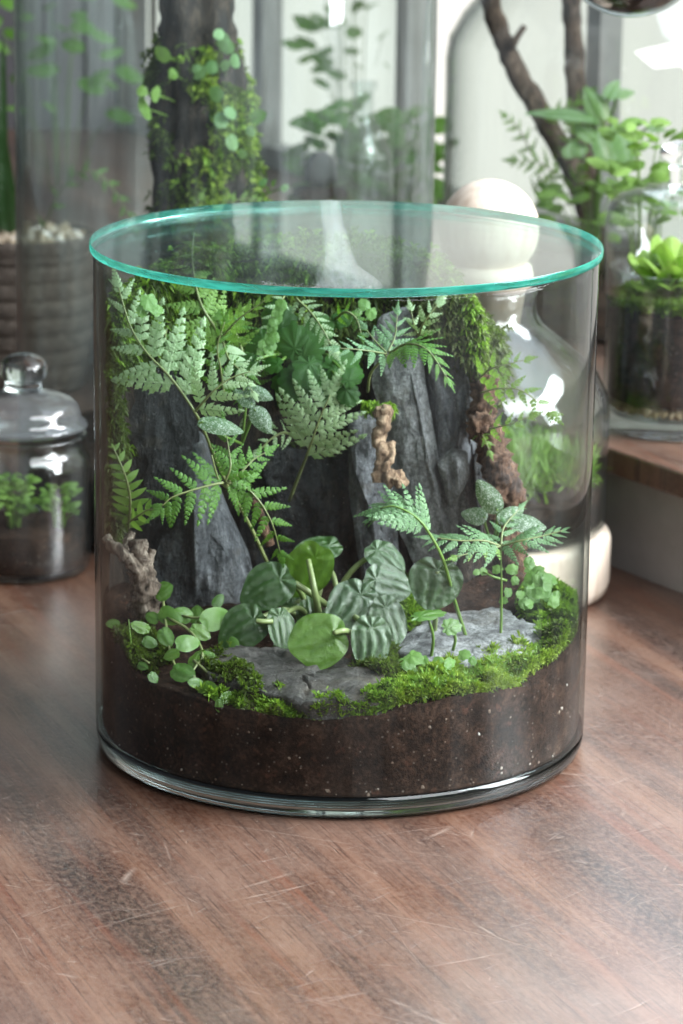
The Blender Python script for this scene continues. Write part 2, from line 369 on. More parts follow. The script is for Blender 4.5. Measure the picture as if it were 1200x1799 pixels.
LETTUCE = leaf_mat('lime_rosette_leaf', (.24, .44, .05), (.48, .66, .16), .32, .40, .6)
HEARTLEAF = leaf_mat('veined_heart_leaf', (.12, .26, .07), (.25, .42, .14), .28, .3, .8, stripe=(.46, .58, .40))
STRAP = leaf_mat('dark_strap_leaf', (.006, .020, .006), (.018, .05, .014), .3, .08, .6)
STEM = leaf_mat('pale_green_stem', (.20, .27, .09), (.36, .42, .20), .35, .2, .5)
STEM_GREEN = leaf_mat('green_stem', (.10, .20, .03), (.18, .30, .06), .35, .2, .5)
RACHIS = leaf_mat('fern_stalk', (.16, .19, .07), (.26, .30, .12), .4, .15, .5)

# ---------------------------------------------------------------- setting
V, F = [], []
mb = MB(); mb.box((0, .45, -.02), (3.4, 3.3, .04))
tab = obj('table', mb.V, mb.F, TABLE, smooth=False); tag(tab, 'worn reddish brown wooden table top with scratches and streaky grain', 'table')
mod = tab.modifiers.new('soft_edge', 'BEVEL'); mod.width = .003; mod.segments = 2

# ledge on the right: wooden board on a whitewashed riser, running diagonally to the back
Rl = np.array([[ED[0], EN[0], 0], [ED[1], EN[1], 0], [0, 0, 1]])
LZ = .0926
ledge = thing('window_ledge', 'raised window ledge, red brown wooden board on a whitewashed wall', 'ledge', led(0, .2))
mb = MB(); mb.box(led(.55, .235, .0365), (2.7, .45, .073), Rl)
obj('riser', mb.V, mb.F, plain('whitewashed_plaster', (.40, .40, .40), .8, .2, (.52, .52, .52), 14, .3, 60), ledge, smooth=False)
mb = MB(); mb.box(led(.55, .222, .0828), (2.7, .455, .0194), Rl)
bo = obj('board', mb.V, mb.F, TABLE, ledge, smooth=False)
mod = bo.modifiers.new('soft_edge', 'BEVEL'); mod.width = .002; mod.segments = 2

def emit(name, col, s):
    m, nt, b, out = new_mat(name); nt.nodes.remove(b); k = N(nt); e = k.n('ShaderNodeEmission')
    v = k.coord((1, 1, .5)); c = k.mix(k.noise(v, 5, 3), tuple(x*.72 for x in col), col); k.l(c, e.inputs[0]); e.inputs[1].default_value = s; k.l(e.outputs[0], out.inputs[0])
    return m
FROST = emit('daylit_frosted_glass', (.92, .90, .84), .78)
FRAME = plain('grey_painted_wood', (.36, .36, .36), .6, .4, (.46, .46, .46), 30)
win = thing('window', 'daylit frosted window with painted frame standing over the wooden ledge', 'window', led(.5, .47, LZ))
mb = MB(); mb.box(led(.47, .475, .355), (2.4, .006, .53), Rl); obj('frosted_pane', mb.V, mb.F, FROST, win, smooth=False)
for s in (-.65, .02, .66, .985, 1.27, 1.62):
    mb = MB(); mb.box(led(s, .462, .355), (.022, .03, .53), Rl); obj('mullion', mb.V, mb.F, FRAME, win, smooth=False)
mb = MB(); mb.box(led(.47, .462, .105), (2.4, .034, .022), Rl); obj('bottom_rail', mb.V, mb.F, FRAME, win, smooth=False)

wall = tag(link('wall', None, None, Matrix.Translation(Vector((0, 1.95, 0)))), None, None, None, 'structure')
def board_mat(i, c): return plain('weathered_board_%d' % i, tuple(x*.75 for x in c), .75, .3, c, 9, .3, 60, (1, 1, .15))
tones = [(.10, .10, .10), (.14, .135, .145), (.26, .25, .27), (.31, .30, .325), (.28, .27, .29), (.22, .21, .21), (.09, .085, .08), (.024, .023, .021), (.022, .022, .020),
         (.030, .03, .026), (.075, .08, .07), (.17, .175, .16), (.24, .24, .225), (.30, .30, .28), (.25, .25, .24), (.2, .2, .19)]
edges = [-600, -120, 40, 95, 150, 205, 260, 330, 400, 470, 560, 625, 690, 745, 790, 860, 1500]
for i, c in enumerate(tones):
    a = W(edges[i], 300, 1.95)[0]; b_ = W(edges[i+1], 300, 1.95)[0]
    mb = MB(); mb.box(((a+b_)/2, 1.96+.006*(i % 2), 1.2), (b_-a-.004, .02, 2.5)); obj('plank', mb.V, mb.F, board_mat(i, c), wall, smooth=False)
mb = MB(); mb.box((0, 2.0, 1.2), (5, .02, 2.5)); obj('backing', mb.V, mb.F, plain('dark_gap', (.02, .02, .02), .9), wall, smooth=False)

# ---------------------------------------------------------------- main jar
jar = thing('glass_jar', 'large clear cylindrical glass terrarium jar standing on the wooden table', 'terrarium', (0, 0, 0))
prof = [(.1474, .0150), (.1476, .15), (.1478, .298), (.1472, .3008), (.1462, .3016), (.1450, .3008), (.1446, .298), (.1444, .15), (.1442, .0150)]
V, F = lathe(prof, 160); obj('vessel', V, F, GLASS, jar)
V, F = lathe([(0, .0006), (.136, .0006), (.1425, .0012), (.1452, .0036), (.1468, .0085), (.1473, .0146), (.1443, .0148), (.1438, .0135), (.1385, .0128), (0, .0122)], 160); obj('foot', V, F, FOOTGLASS, jar)
lid = thing('glass_cover', 'flat round green-edged glass lid lying on the large jar', 'lid', (0, 0, .3022))
z0, z1 = .3022, .3070
for z, up_ in ((z1, 1), (z0, -1)):
    V, F = lathe([(0, z), (.1496, z)] if up_ < 0 else [(.1496, z), (0, z)], 180); obj('pane', V, F, LIDGLASS, lid, smooth=False)
V, F = lathe([(.1496, z0), (.1498, z0+.0003), (.150, z0+.0010), (.150, z1-.0010), (.1498, z1-.0003), (.1496, z1)], 180); obj('edge', V, F, EDGE, lid)

# ---- ground inside
gctl = [Wcyl(*p, .1430) for p in ((212, 1140), (235, 1190), (330, 1222), (420, 1250), (560, 1268), (650, 1258), (740, 1236), (830, 1220), (900, 1212), (965, 1172), (1000, 1140))]
gctl += [W(*p) for p in ((300, 1090, .02), (400, 1062, .03), (520, 1052, .03), (650, 1045, .03), (750, 1050, .03), (850, 1062, .045), (950, 1050, .045), (500, 1150, -.05), (650, 1150, -.05), (800, 1140, -.03), (900, 1120, -.02))]
gctl += [np.array([x, y, .092]) for x, y in ((-.1, .08), (0, .12), (.06, .12), (.1, .09), (-.135, .02), (.135, .03))]
gctl = np.array(gctl)
def ground(x, y):
    x = np.asarray(x, float); y = np.asarray(y, float)
    d = (x[..., None]-gctl[:, 0])**2+(y[..., None]-gctl[:, 1])**2
    wt = 1/(d+2e-4)**2
    return (wt*gctl[:, 2]).sum(-1)/wt.sum(-1)
NR, NA = 26, 120
V = []; F = []
for i in range(NR+1):
    r = .1430*i/NR
    for k in range(NA):
        a = 2*math.pi*k/NA; x, y = r*math.cos(a), r*math.sin(a)
        z = float(ground(x, y))+.0022*fbm((x*70, y*70, 3), 4)
        V.append((x, y, z))
for i in range(NR):
    for k in range(NA):
        k2 = (k+1) % NA; F.append((i*NA+k, i*NA+k2, (i+1)*NA+k2, (i+1)*NA+k))
top = [NR*NA+k for k in range(NA)]; prev = top
for t in (.8, .6, .4, .2, 0.0):
    b0 = len(V)
    for k in range(NA):
        x, y, z = V[top[k]]; V.append((x, y, .0142+(z-.0142)*t))
    cur = list(range(b0, b0+NA))
    for k in range(NA):
        k2 = (k+1) % NA; F.append((prev[k], prev[k2], cur[k2], cur[k]))
    prev = cur
F.append(tuple(reversed(prev)))
so = obj('soil', V, F, SOIL); tag(so, kind='stuff')

def rand_in_poly(poly, n):
    P = np.array(poly, float); lo, hi = P.min(0), P.max(0); out = []
    while len(out) < n:
        q = lo+(hi-lo)*rng.random((n*3, 2)); x, y = q[:, 0], q[:, 1]; ins = np.zeros(len(q), bool)
        for (x1, y1), (x2, y2) in zip(P, np.roll(P, -1, 0)):
            c = ((y1 > y) != (y2 > y)) & (x < (x2-x1)*(y-y1)/((y2-y1) if y2 != y1 else 1e-9)+x1); ins ^= c
        out += [tuple(v) for v in q[ins]]
    return np.array(out[:n])
def on_ground(q, lift=0.0):
    D = np.array([ray(a, b) for a, b in q]); t = np.full(len(q), 1.0)
    lo = np.full(len(q), 1.55); hi = np.full(len(q), 2.4)
    for _ in range(34):
        t = (lo+hi)/2; P = CAM+D*t[:, None]; above = P[:, 2] > ground(P[:, 0], P[:, 1])+lift
        lo = np.where(above, t, lo); hi = np.where(above, hi, t)
    return CAM+D*t[:, None]
def tufts(P, Nn, L, wd, k, spread=.8, droop=.3, lenvar=.5):
    """leaflets growing out of the points P: k each; returns vertices and triangles"""
    P = np.repeat(np.asarray(P, float), k, 0); Nn = np.repeat(np.asarray(Nn, float), k, 0); n = len(P)
    d = Nn+spread*rng.normal(size=(n, 3)); d /= np.linalg.norm(d, axis=1)[:, None]
    s = np.cross(d, rng.normal(size=(n, 3))); s /= np.linalg.norm(s, axis=1)[:, None]+1e-9
    l = (L*(1-lenvar/2+lenvar*rng.random(n)))[:, None]; w_ = (wd*(.7+.6*rng.random(n)))[:, None]
    dn = np.array([0, 0, -1.0])*droop
    a = P; m = P+d*l*.55; t = P+(d+dn)*l
    V = np.stack([a-s*w_*.2, a+s*w_*.2, m+s*w_*.5, m-s*w_*.5, t], 1).reshape(-1, 3)
    b = np.arange(n)[:, None]*5
    F = np.concatenate([b+[0, 1, 2], b+[0, 2, 3], b+[3, 2, 4]], 0)
    return V, F
def inside_jar(V, r=.1426):
    rr = np.hypot(V[:, 0], V[:, 1]); f = np.minimum(1, r/np.maximum(rr, 1e-6)); V[:, 0] *= f; V[:, 1] *= f; V[:, 2] = np.minimum(V[:, 2], .2985); return V
def moss(name, P, Nn, L, wd, k, mat, label, spread=.8, droop=.2, clip=True, parent=None):
    V, F = tufts(P, Nn, L, wd, k, spread, droop)
    if clip:                                                # keep every leaflet whole, just inside the glass
        Q = V.reshape(-1, 5, 3); rr = np.hypot(Q[..., 0], Q[..., 1]); ex = np.maximum(0, rr.max(1)-.1424)+0.0
        dirs = Q.mean(1)[:, :2]; dirs /= np.linalg.norm(dirs, axis=1)[:, None]+1e-9
        Q[..., 0] -= (dirs[:, 0]*ex)[:, None]; Q[..., 1] -= (dirs[:, 1]*ex)[:, None]; Q[..., 2] -= np.maximum(0, Q[..., 2].max(1)-.2985)[:, None]
        V = Q.reshape(-1, 3)
    o = obj(name, V, F, mat, parent, smooth=False); o['kind'] = 'stuff'
    if label: o['label'] = label
    return o

# ---- stones
def rock(name, label, poly, Y, bulge, mat, amp=.004, freq=(40, 40, 14), p=2.2, back=.02, lean=0.0, ridge=.5, cat='stone', group=None, seed=0, cx=None):
    """stone whose outline is given as seen from the front at depth Y: a displaced front, its own thickness and a back"""
    O = [W(a, b, Y) for a, b in poly]; n = 132; R = 40
    C = O+[O[0]]; L = np.cumsum([0]+[np.linalg.norm(C[i+1]-C[i]) for i in range(len(O))]); out = []
    for t in np.linspace(0, L[-1], n, endpoint=False):
        i = min(np.searchsorted(L, t, 'right')-1, len(O)-1); f = (t-L[i])/(L[i+1]-L[i]); out.append(C[i]+(C[i+1]-C[i])*f)
    c = np.mean(out, 0) if cx is None else W(cx[0], cx[1], Y)
    zm = min(o[2] for o in out); V = []; F = []
    R_ = random.Random(100+seed); lo = np.min(out, 0); hi = np.max(out, 0); pl = []
    for _ in range(11):
        pl.append((R_.uniform(lo[0], hi[0]), R_.uniform(lo[2], hi[2]), R_.uniform(-1.5, 1.5), R_.uniform(-.40, .40), R_.uniform(.75, 1.15)*bulge))
    def facet(q): return max(-.1*bulge, min(c_+a*(q[0]-x_)+b_*(q[2]-z_) for x_, z_, a, b_, c_ in pl))
    def dis(q, t):
        h = fbm((q[0]*freq[0]+seed, q[1]*freq[1], q[2]*freq[2]), 5)
        rdg = 1-2*abs(fbm((q[0]*freq[0]*.9+9+seed, q[1]*20, q[2]*freq[2]*.7), 3))
        step = math.floor((h*.5+.5)*5)/5-.5
        fine = fbm((q[0]*170+seed, q[1]*90, q[2]*60), 4)
        return (amp*((1-ridge)*h+ridge*rdg*.9+step*.9)+.0011*fine)*(1-t**6*.6)
    V.append(c+np.array([0, -.40*bulge-.95*facet(c)+lean*(c[2]-zm), 0])-np.array([0, dis(c, 0), 0]))
    for r in range(1, R+1):
        t = r/R
        for o in out:
            q = c+(o-c)*t*(1+.05*fbm((o[0]*70+seed, o[2]*70, 1), 3)*t)
            d = -(.40*bulge*(1-t**p)+.95*facet(q)*(1-t**9))-dis(q, t)+lean*(q[2]-zm)
            V.append(q+np.array([0, d, 0]))
    for k in range(n): F.append((0, 1+(k+1) % n, 1+k))
    for r in range(R-1):
        for k in range(n):
            k2 = (k+1) % n; a = 1+r*n; F.append((a+k, a+k2, a+n+k2, a+n+k))
    b0 = len(V)
    for k, o in enumerate(out):
        q = c+(o-c)*.93; V.append(q+np.array([0, back+lean*(q[2]-zm), 0]))
    for k in range(n):
        k2 = (k+1) % n; a = 1+(R-1)*n; F.append((a+k, a+k2, b0+k2, b0+k))
    F.append(tuple(reversed(range(b0, b0+n))))
    V = inside_jar(np.array(V), .1415)
    loc = np.array([c[0], Y, zm])
    o = obj(name, V, F, mat, None, loc); tag(o, label, cat, group or 'slate stones in the jar'); return o
rock('slate_stone', 'black rough slate face standing behind the leaning grey slab', [(188, 700), (225, 660), (320, 640), (350, 760), (340, 1060), (205, 1060), (180, 900)], .040, .016, SLATE_DARK, seed=1)
rock('slate_stone', 'tall leaning grey slate slab with a sloping pale edge, beside the forked driftwood', [(303, 775), (335, 758), (358, 775), (378, 850), (404, 915), (440, 988), (452, 1040), (430, 1075), (300, 1075), (270, 1010), (272, 930), (290, 850)], .035, .026, SLATE, seed=2, lean=.10, p=2.6, cx=(365, 960))
rock('slate_stone', 'broad black wet slate with tiny white specks in the middle of the wall', [(440, 800), (500, 780), (560, 800), (615, 790), (640, 900), (640, 1040), (560, 1060), (440, 1060), (420, 920)], .066, .016, SLATE_DARK, amp=.005, freq=(60, 40, 40), seed=3)
rock('slate_stone', 'narrow blue-grey slate under the curled tan driftwood', [(612, 735), (640, 722), (662, 745), (665, 850), (690, 860), (702, 960), (708, 1040), (640, 1040), (625, 960), (612, 860)], .046, .022, SLATE, amp=.005, seed=4, p=3, lean=.06)
rock('slate_stone', 'largest smooth grey slate slab, tapering down beside the curled driftwood', [(655, 600), (672, 555), (715, 545), (742, 610), (752, 700), (776, 830), (806, 915), (800, 1000), (735, 1010), (700, 930), (690, 840), (668, 740), (655, 680)], .052, .034, SLATE_PALE, amp=.0035, freq=(30, 30, 8), seed=5, p=2.4, lean=.05, cx=(722, 760))
rock('slate_stone', 'ridged dark grey slate with a deep groove under the mossy crown', [(742, 610), (790, 600), (818, 640), (836, 720), (838, 800), (842, 890), (838, 960), (770, 960), (760, 800), (748, 700)], .062, .026, SLATE, amp=.009, freq=(48, 40, 9), seed=6, ridge=.8, lean=.05)
rock('slate_stone', 'small pale slate wedge lodged in the groove of the ridged slate', [(768, 818), (795, 792), (822, 800), (826, 838), (800, 885), (788, 890), (778, 850)], .040, .012, SLATE_PALE, amp=.004, seed=7, p=3, lean=.15)
rock('slate_stone', 'narrow dark slate edge between the ridged slate and the gnarled root', [(832, 800), (850, 785), (858, 830), (850, 900), (846, 960), (826, 960), (822, 880)], .056, .014, SLATE_DARK, seed=8, lean=.05)

def flat_stone(name, label, poly, lift, mat, seed, th=.010, tilt=0.0):
    """stone lying on the soil: outline traced where it lies, broken edges, layered top"""
    Q = on_ground(np.array(poly, float), lift); c = Q.mean(0); n = 110; R = 20; C = list(Q)+[Q[0]]
    L = np.cumsum([0]+[np.linalg.norm(C[i+1]-C[i]) for i in range(len(Q))]); out = []
    for t in np.linspace(0, L[-1], n, endpoint=False):
        i = min(np.searchsorted(L, t, 'right')-1, len(Q)-1); f = (t-L[i])/(L[i+1]-L[i]); o = C[i]+(C[i+1]-C[i])*f
        out.append(c+(o-c)*(1+.07*fbm((o[0]*90+seed, o[1]*90, 2), 4)))
    V = [c]; F = []
    def hh(q):
        h = fbm((q[0]*45+seed, q[1]*60, 1), 5); s = math.floor((h*.5+.5)*6)/6-.5
        cr = abs(fbm((q[0]*16+seed+4, q[1]*26, 7), 3)); crack = -.0035*max(0, 1-cr/.035)
        return .0014*h+.0026*s+crack
    V[0] = c+np.array([0, 0, hh(c)])
    for r in range(1, R+1):
        for o in out:
            q = c+(o-c)*(r/R); e = -.0012*(r/R)**8
            V.append(q+np.array([0, 0, hh(q)+e]))
    for s_, dz in ((1.02, .35), (.99, .7), (1.03, 1.0)):
        for k, o in enumerate(out):
            q = c+(o-c)*s_*(1+.012*math.sin(k*1.7+dz*9)); V.append(q+np.array([0, 0, -th*dz]))
    for k in range(n): F.append((0, 1+k, 1+(k+1) % n))
    for r in range(R+2):
        for k in range(n):
            k2 = (k+1) % n; a = 1+r*n; F.append((a+k, a+n+k, a+n+k2, a+k2))
    F.append(tuple(1+(R+2)*n+k for k in range(n)))
    o = obj(name, inside_jar(np.array(V), .1415), F, mat, None, c-np.array([0, 0, th])); tag(o, label, 'stone', 'slate stones in the jar')
    return o
flat_stone('flat_stone', 'brown-grey flat slate lying on the soil below the round leaves', [(345, 1140), (420, 1128), (560, 1140), (650, 1165), (690, 1195), (670, 1222), (600, 1236), (530, 1232), (440, 1200), (370, 1185)], .010, SLATE_BROWN, 1.3)
flat_stone('flat_stone', 'pale grey cracked flat slate lying beside the green moss', [(690, 1128), (745, 1085), (830, 1062), (880, 1062), (950, 1095), (955, 1120), (938, 1140), (880, 1158), (800, 1160), (720, 1150)], .009, SLATE_PALE, 6.1, .012)

# ---- back wall of bark and roots inside the jar
plan = [(-.139, .012), (-.128, .034), (-.100, .066), (-.050, .070), (0, .078), (.045, .080), (.078, .070), (.092, .085), (.075, .118), (.040, .134), (0, .139), (-.05, .131), (-.095, .102), (-.122, .074), (-.137, .034)]
PC = curve_pts([np.array([a, b, 0]) for a, b in plan+plan[:1]], 121)[:-1]
levels = 44; V = []; F = []; n = 120; cc = np.array([-.03, .085])
for j in range(levels+1):
    t = j/levels; z = .075+.207*t
    for k, p_ in enumerate(PC):
        q = p_[:2]; s = 1+(.02 if t < .9 else -.6*(t-.9)*10*.5)
        xy = cc+(q-cc)*s; d = .007*fbm((xy[0]*55, xy[1]*55, z*40), 5)+.004*fbm((xy[0]*150, xy[1]*150, z*110), 3)
        dr = nrm(np.append(q-cc, 0))[:2]; xy = xy+dr*d
        zz = z-(.05*max(0, t-.75)*4*max(0, min(1, (xy[0]-.055)/.03)))+.006*fbm((xy[0]*30, xy[1]*30, 5), 3)*t
        V.append((xy[0], xy[1], zz))
for j in range(levels):
    for k in range(n):
        k2 = (k+1) % n; F.append((j*n+k, j*n+k2, (j+1)*n+k2, (j+1)*n+k))
ct = len(V); V.append((cc[0], cc[1], .284)); F += [(levels*n+k, levels*n+(k+1) % n, ct) for k in range(n)]
F.append(tuple(reversed(range(n))))
V = inside_jar(np.array(V), .1400); bw = obj('bark_wall', V, F, BARK, None, (-.03, .085, .075)); tag(bw, 'dark bark wall rising behind the slates up to the lid', 'bark')
core_me = bw.data; core_off = np.array([-.03, .085, .075])
fc = np.array([p.center for p in core_me.polygons][:-1])+core_off; fn = np.array([p.normal for p in core_me.polygons][:-1]); fa = np.array([p.area for p in core_me.polygons][:-1])
def sample_core(mask, n, jit=.003):
    pr = fa*mask; idx = rng.choice(len(fc), n, p=pr/pr.sum()); return fc[idx]+rng.normal(size=(n, 3))*jit, fn[idx]
UP = np.array([0, 0, 1.0])
mk = ((fc[:, 2] > .222) | (fn[:, 2] > .4)) * (fc[:, 2] > .10)
P, Nn = sample_core(mk*(fc[:, 0] < .04), 9000); moss('moss', P, Nn+.3*UP, .0065, .0016, 5, MOSS_DARK, None, 1.0, .5)
P, Nn = sample_core(mk*(fc[:, 0] < -.02), 1500); moss('moss', P, Nn+.4*UP, .0075, .0018, 5, MOSS, None, 1.0, .4)
P, Nn = sample_core((fn[:, 2] > .3)*(fc[:, 2] > .25), 2500); moss('moss', P, Nn, .006, .0018, 5, MOSS, None, 1.0, .3)
P, Nn = sample_core((fc[:, 0] > .04)*(fc[:, 2] > .20), 2600); moss('moss', P, Nn, .0055, .0016, 6, MOSS_OLIVE, None, 1.0, .4)
# mossy crown over the ridged slate
def clump(poly, Y, dY, n, L, wd, mat, k=6, spread=1.0):
    q = rand_in_poly(poly, n); P = np.array([W(a, b, Y+dY*(rng.random()-.5)) for a, b in q]); c = P.mean(0)
    Nn = (P-c)/np.abs(P-c).max()+np.array([0, -.9, .35]); Nn /= np.linalg.norm(Nn, axis=1)[:, None]
    return moss('moss', P, Nn, L, wd, k, mat, None, spread, .4)
clump([(738, 545), (770, 512), (820, 515), (846, 560), (852, 630), (838, 665), (815, 640), (790, 595), (755, 588)], .062, .03, 1100, .0055, .0016, MOSS_OLIVE)
clump([(800, 520), (838, 530), (850, 600), (838, 650), (818, 610)], .058, .02, 300, .006, .0017, MOSS)
clump([(186, 820), (222, 830), (226, 900), (205, 950), (186, 930)], .0, .02, 420, .0055, .0015, MOSS_OLIVE)
clump([(192, 640), (215, 640), (222, 800), (190, 800)], .02, .03, 380, .005, .0014, MOSS_DARK)
clump([(640, 708), (690, 712), (690, 728), (640, 722)], .022, .01, 90, .004, .0014, MOSS)
# ground moss
def gmoss(poly, n, L, wd, mat, k=5, lift=0.002, spread=.7):
    q = rand_in_poly(poly, int(n*1.6)); q = q+rng.normal(size=q.shape)*4.0
    keep = np.array([fbm((a*.035, b*.05, n*.1), 3)+.55 > .55*random.random() for a, b in q]); q = q[keep]
    P = on_ground(q, lift-.003); P = P[np.hypot(P[:, 0], P[:, 1]) < .1418]
    hb = np.array([max(-.002, .0075*(.35+1.2*fbm((a*75, b*75, 9), 4))) for a, b, _ in P]); P[:, 2] += hb*rng.random(len(P))**.4
    return moss('moss', P, np.tile(UP+np.array([0, -.35, 0]), (len(P), 1)), L, wd, k, mat, None, spread, .15)
gmoss([(568, 1262), (640, 1262), (705, 1250), (700, 1218), (640, 1232), (575, 1243)], 1300, .0042, .0013, MOSS, lift=.003)
gmoss([(690, 1255), (760, 1238), (840, 1222), (905, 1212), (900, 1160), (830, 1165), (760, 1185), (700, 1205)], 5200, .0046, .0011, MOSS_LIME, lift=.005)
gmoss([(690, 1250), (760, 1235), (800, 1225), (780, 1190), (700, 1205)], 1300, .0044, .0011, MOSS, lift=.005)
gmoss([(840, 1220), (905, 1210), (985, 1170), (1003, 1140), (985, 1120), (940, 1150), (870, 1165)], 3600, .0046, .0012, MOSS_LIME, lift=.005)
gmoss([(940, 1148), (990, 1140), (1008, 1090), (1005, 1050), (965, 1035), (925, 1050), (915, 1075), (955, 1095)], 3400, .0055, .0012, MOSS, lift=.006)
gmoss([(960, 1150), (1000, 1140), (1006, 1100), (965, 1095)], 800, .006, .0014, MOSS_OLIVE, lift=.006)
gmoss([(560, 1262), (700, 1250), (840, 1222), (985, 1170), (1003, 1110), (940, 1150), (850, 1165), (700, 1205), (600, 1240)], 1600, .0055, .0014, MOSS_DARK, lift=.003)
gmoss([(600, 1258), (760, 1240), (900, 1212), (990, 1165), (960, 1150), (850, 1170), (720, 1210)], 420, .0075, .0009, FERN_BRIGHT, k=3, lift=.006, spread=.9)
gmoss([(440, 1268), (500, 1272), (560, 1264), (545, 1240), (480, 1222), (430, 1240)], 1000, .0045, .0014, MOSS_OLIVE, lift=.001)
gmoss([(445, 1265), (520, 1262), (500, 1232), (455, 1235)], 420, .005, .0015, MOSS, lift=.002)
gmoss([(545, 1262), (640, 1256), (690, 1240), (690, 1212), (640, 1228), (560, 1236)], 700, .0045, .0012, MOSS, lift=.009)
gmoss([(350, 1165), (400, 1200), (460, 1222), (450, 1190), (380, 1150)], 260, .004, .0013, MOSS_DARK, lift=.011)
gmoss([(620, 1165), (680, 1190), (700, 1170), (660, 1140)], 260, .005, .0013, MOSS_DARK, lift=.011)
gmoss([(350, 1215), (430, 1246), (440, 1215), (390, 1195)], 350, .005, .0016, MOSS, lift=.002)
gmoss([(205, 1145), (250, 1190), (300, 1170), (270, 1120), (215, 1110)], 700, .006, .0016, MOSS_DARK, lift=.002)
gmoss([(690, 1110), (725, 1060), (720, 1030), (690, 1050), (660, 1160), (700, 1180)], 420, .006, .0015, MOSS_DARK, lift=.004)
gmoss([(700, 1050), (735, 1050), (735, 1095), (700, 1110)], 260, .006, .0016, MOSS, lift=.006)
gmoss([(640, 1195), (700, 1180), (740, 1170), (700, 1205), (660, 1215)], 300, .005, .0015, MOSS_DARK, lift=.002)

# pebbles and bits of bark pressed against the glass
mbp = MB(); ico = [(0, 0, 1), (.89, 0, .45), (.28, .85, .45), (-.72, .53, .45), (-.72, -.53, .45), (.28, -.85, .45), (.72, .53, -.45), (-.28, .85, -.45), (-.89, 0, -.45), (-.28, -.85, -.45), (.72, -.53, -.45), (0, 0, -1)]
icf = [(0, 1, 2), (0, 2, 3), (0, 3, 4), (0, 4, 5), (0, 5, 1), (1, 6, 2), (2, 7, 3), (3, 8, 4), (4, 9, 5), (5, 10, 1), (6, 7, 2), (7, 8, 3), (8, 9, 4), (9, 10, 5), (10, 6, 1), (6, 11, 7), (7, 11, 8), (8, 11, 9), (9, 11, 10), (10, 11, 6)]
for i in range(80):
    a = random.uniform(-math.pi*.98, -.02); zt = float(ground(.142*math.cos(a), .142*math.sin(a)))
    z = random.uniform(.016, zt-.004) if random.random() < .7 else random.uniform(.015, .019)
    s = random.choice([.0004, .0005, .0006, .0008, .0011, .0019]); r = .1434-s*.9
    mbp.add([(np.array(v)*s*np.array([random.uniform(.7, 1.3) for _ in range(3)])+np.array([r*math.cos(a), r*math.sin(a), z])) for v in ico], icf)
def grit_mat():
    m, nt, b, out = new_mat('pale_grit'); k = N(nt); g = k.n('ShaderNodeNewGeometry')
    k.l(k.ramp(g.outputs['Random Per Island'], [(0, (.06, .035, .025)), (.45, (.16, .10, .07)), (.75, (.30, .24, .19)), (.95, (.52, .48, .44)), (1, (.75, .74, .72))]), b.inputs['Base Color']); b.inputs['Roughness'].default_value = .7
    return m
GRIT = grit_mat()
tag(obj('grit', mbp.V, mbp.F, GRIT, smooth=False), kind='stuff')

# ---------------------------------------------------------------- leaves and ferns
def add_pattern(me, pat):
    at = me.color_attributes.new('pattern', 'FLOAT_COLOR', 'POINT'); arr = np.zeros((len(me.vertices), 4)); arr[:, :pat.shape[1]] = pat; arr[:, 3] = 1; at.data.foreach_set('color', arr.ravel())
def leaf_mesh(name, mat, veins=7, ripple=.05, cup=.12, notch=.12, tip=.10, scal=0.0, nsc=9, att=.45, wide=1.0, nA=54, nR=8, fold=0.0, seed=0, radial=False):
    """unit leaf: tip towards +x, half-length and half-width 1, stalk joint at x = -att"""
    A = np.array([-att, 0.0]); V = [(A[0], 0, 0)]; pat = [(0, 0, 0)]; out = []
    for k in range(nA):
        a = 2*math.pi*k/nA
        r = 1+tip*math.exp(-(min(a, 2*math.pi-a)/.35)**2)-notch*math.exp(-((a-math.pi)/.30)**2)+scal*abs(math.cos(nsc*a/2))-scal*.6
        r *= 1+.025*math.sin(3*a+seed)+.015*math.sin(5*a+2*seed)
        out.append(np.array([r*math.cos(a), wide*r*math.sin(a)]))
    for j in range(1, nR+1):
        t = j/nR
        for o in out:
            q = A+(o-A)*t; hw = wide*math.sqrt(max(.06, 1.04-min(1, q[0]**2))); mer = max(-1.1, min(1.1, q[1]/hw+.07*math.sin(2.6*q[0]+seed*1.9)+.05*math.sin(4.1*q[0]-seed))); phi = math.atan2(q[1], q[0]-A[0])
            bl = 0 if radial else min(1, max(0, (q[0]+att+.15)/.35)); c = (math.cos(mer*math.pi*(veins-1)*.5+math.pi)*bl + math.cos(phi*veins*.8)*(1-bl)) if veins else 0
            g = min(1, t*1.6)*(1-.35*t**4)
            z = -ripple*g*max(c, -.6)*1.0-cup*(q[0]**2+q[1]**2)*.5-fold*abs(q[1])+.02*math.sin(3*q[0]+seed)
            V.append((q[0], q[1], z)); vn = max(0, (c-.55)/.45)*min(1, t*4) if veins else 0; pat.append((vn**1.5*(1-.3*t), max(0, -c*.5+.3)*g, t))
    F = [(0, 1+k, 1+(k+1) % nA) for k in range(nA)]
    for j in range(nR-1):
        for k in range(nA):
            k2 = (k+1) % nA; a = 1+j*nA; F.append((a+k, a+nA+k, a+nA+k2, a+k2))
    me = mesh(name, V, F, mat); add_pattern(me, np.array(pat)); return me
def frame(d, n):
    x = nrm(d); z = nrm(np.asarray(n)-np.dot(n, x)*x); y = np.cross(z, x); return x, y, z
def mat4(o, x, y, z, sx, sy, sz):
    return Matrix(((x[0]*sx, y[0]*sy, z[0]*sz, o[0]), (x[1]*sx, y[1]*sy, z[1]*sz, o[1]), (x[2]*sx, y[2]*sy, z[2]*sz, o[2]), (0, 0, 0, 1)))
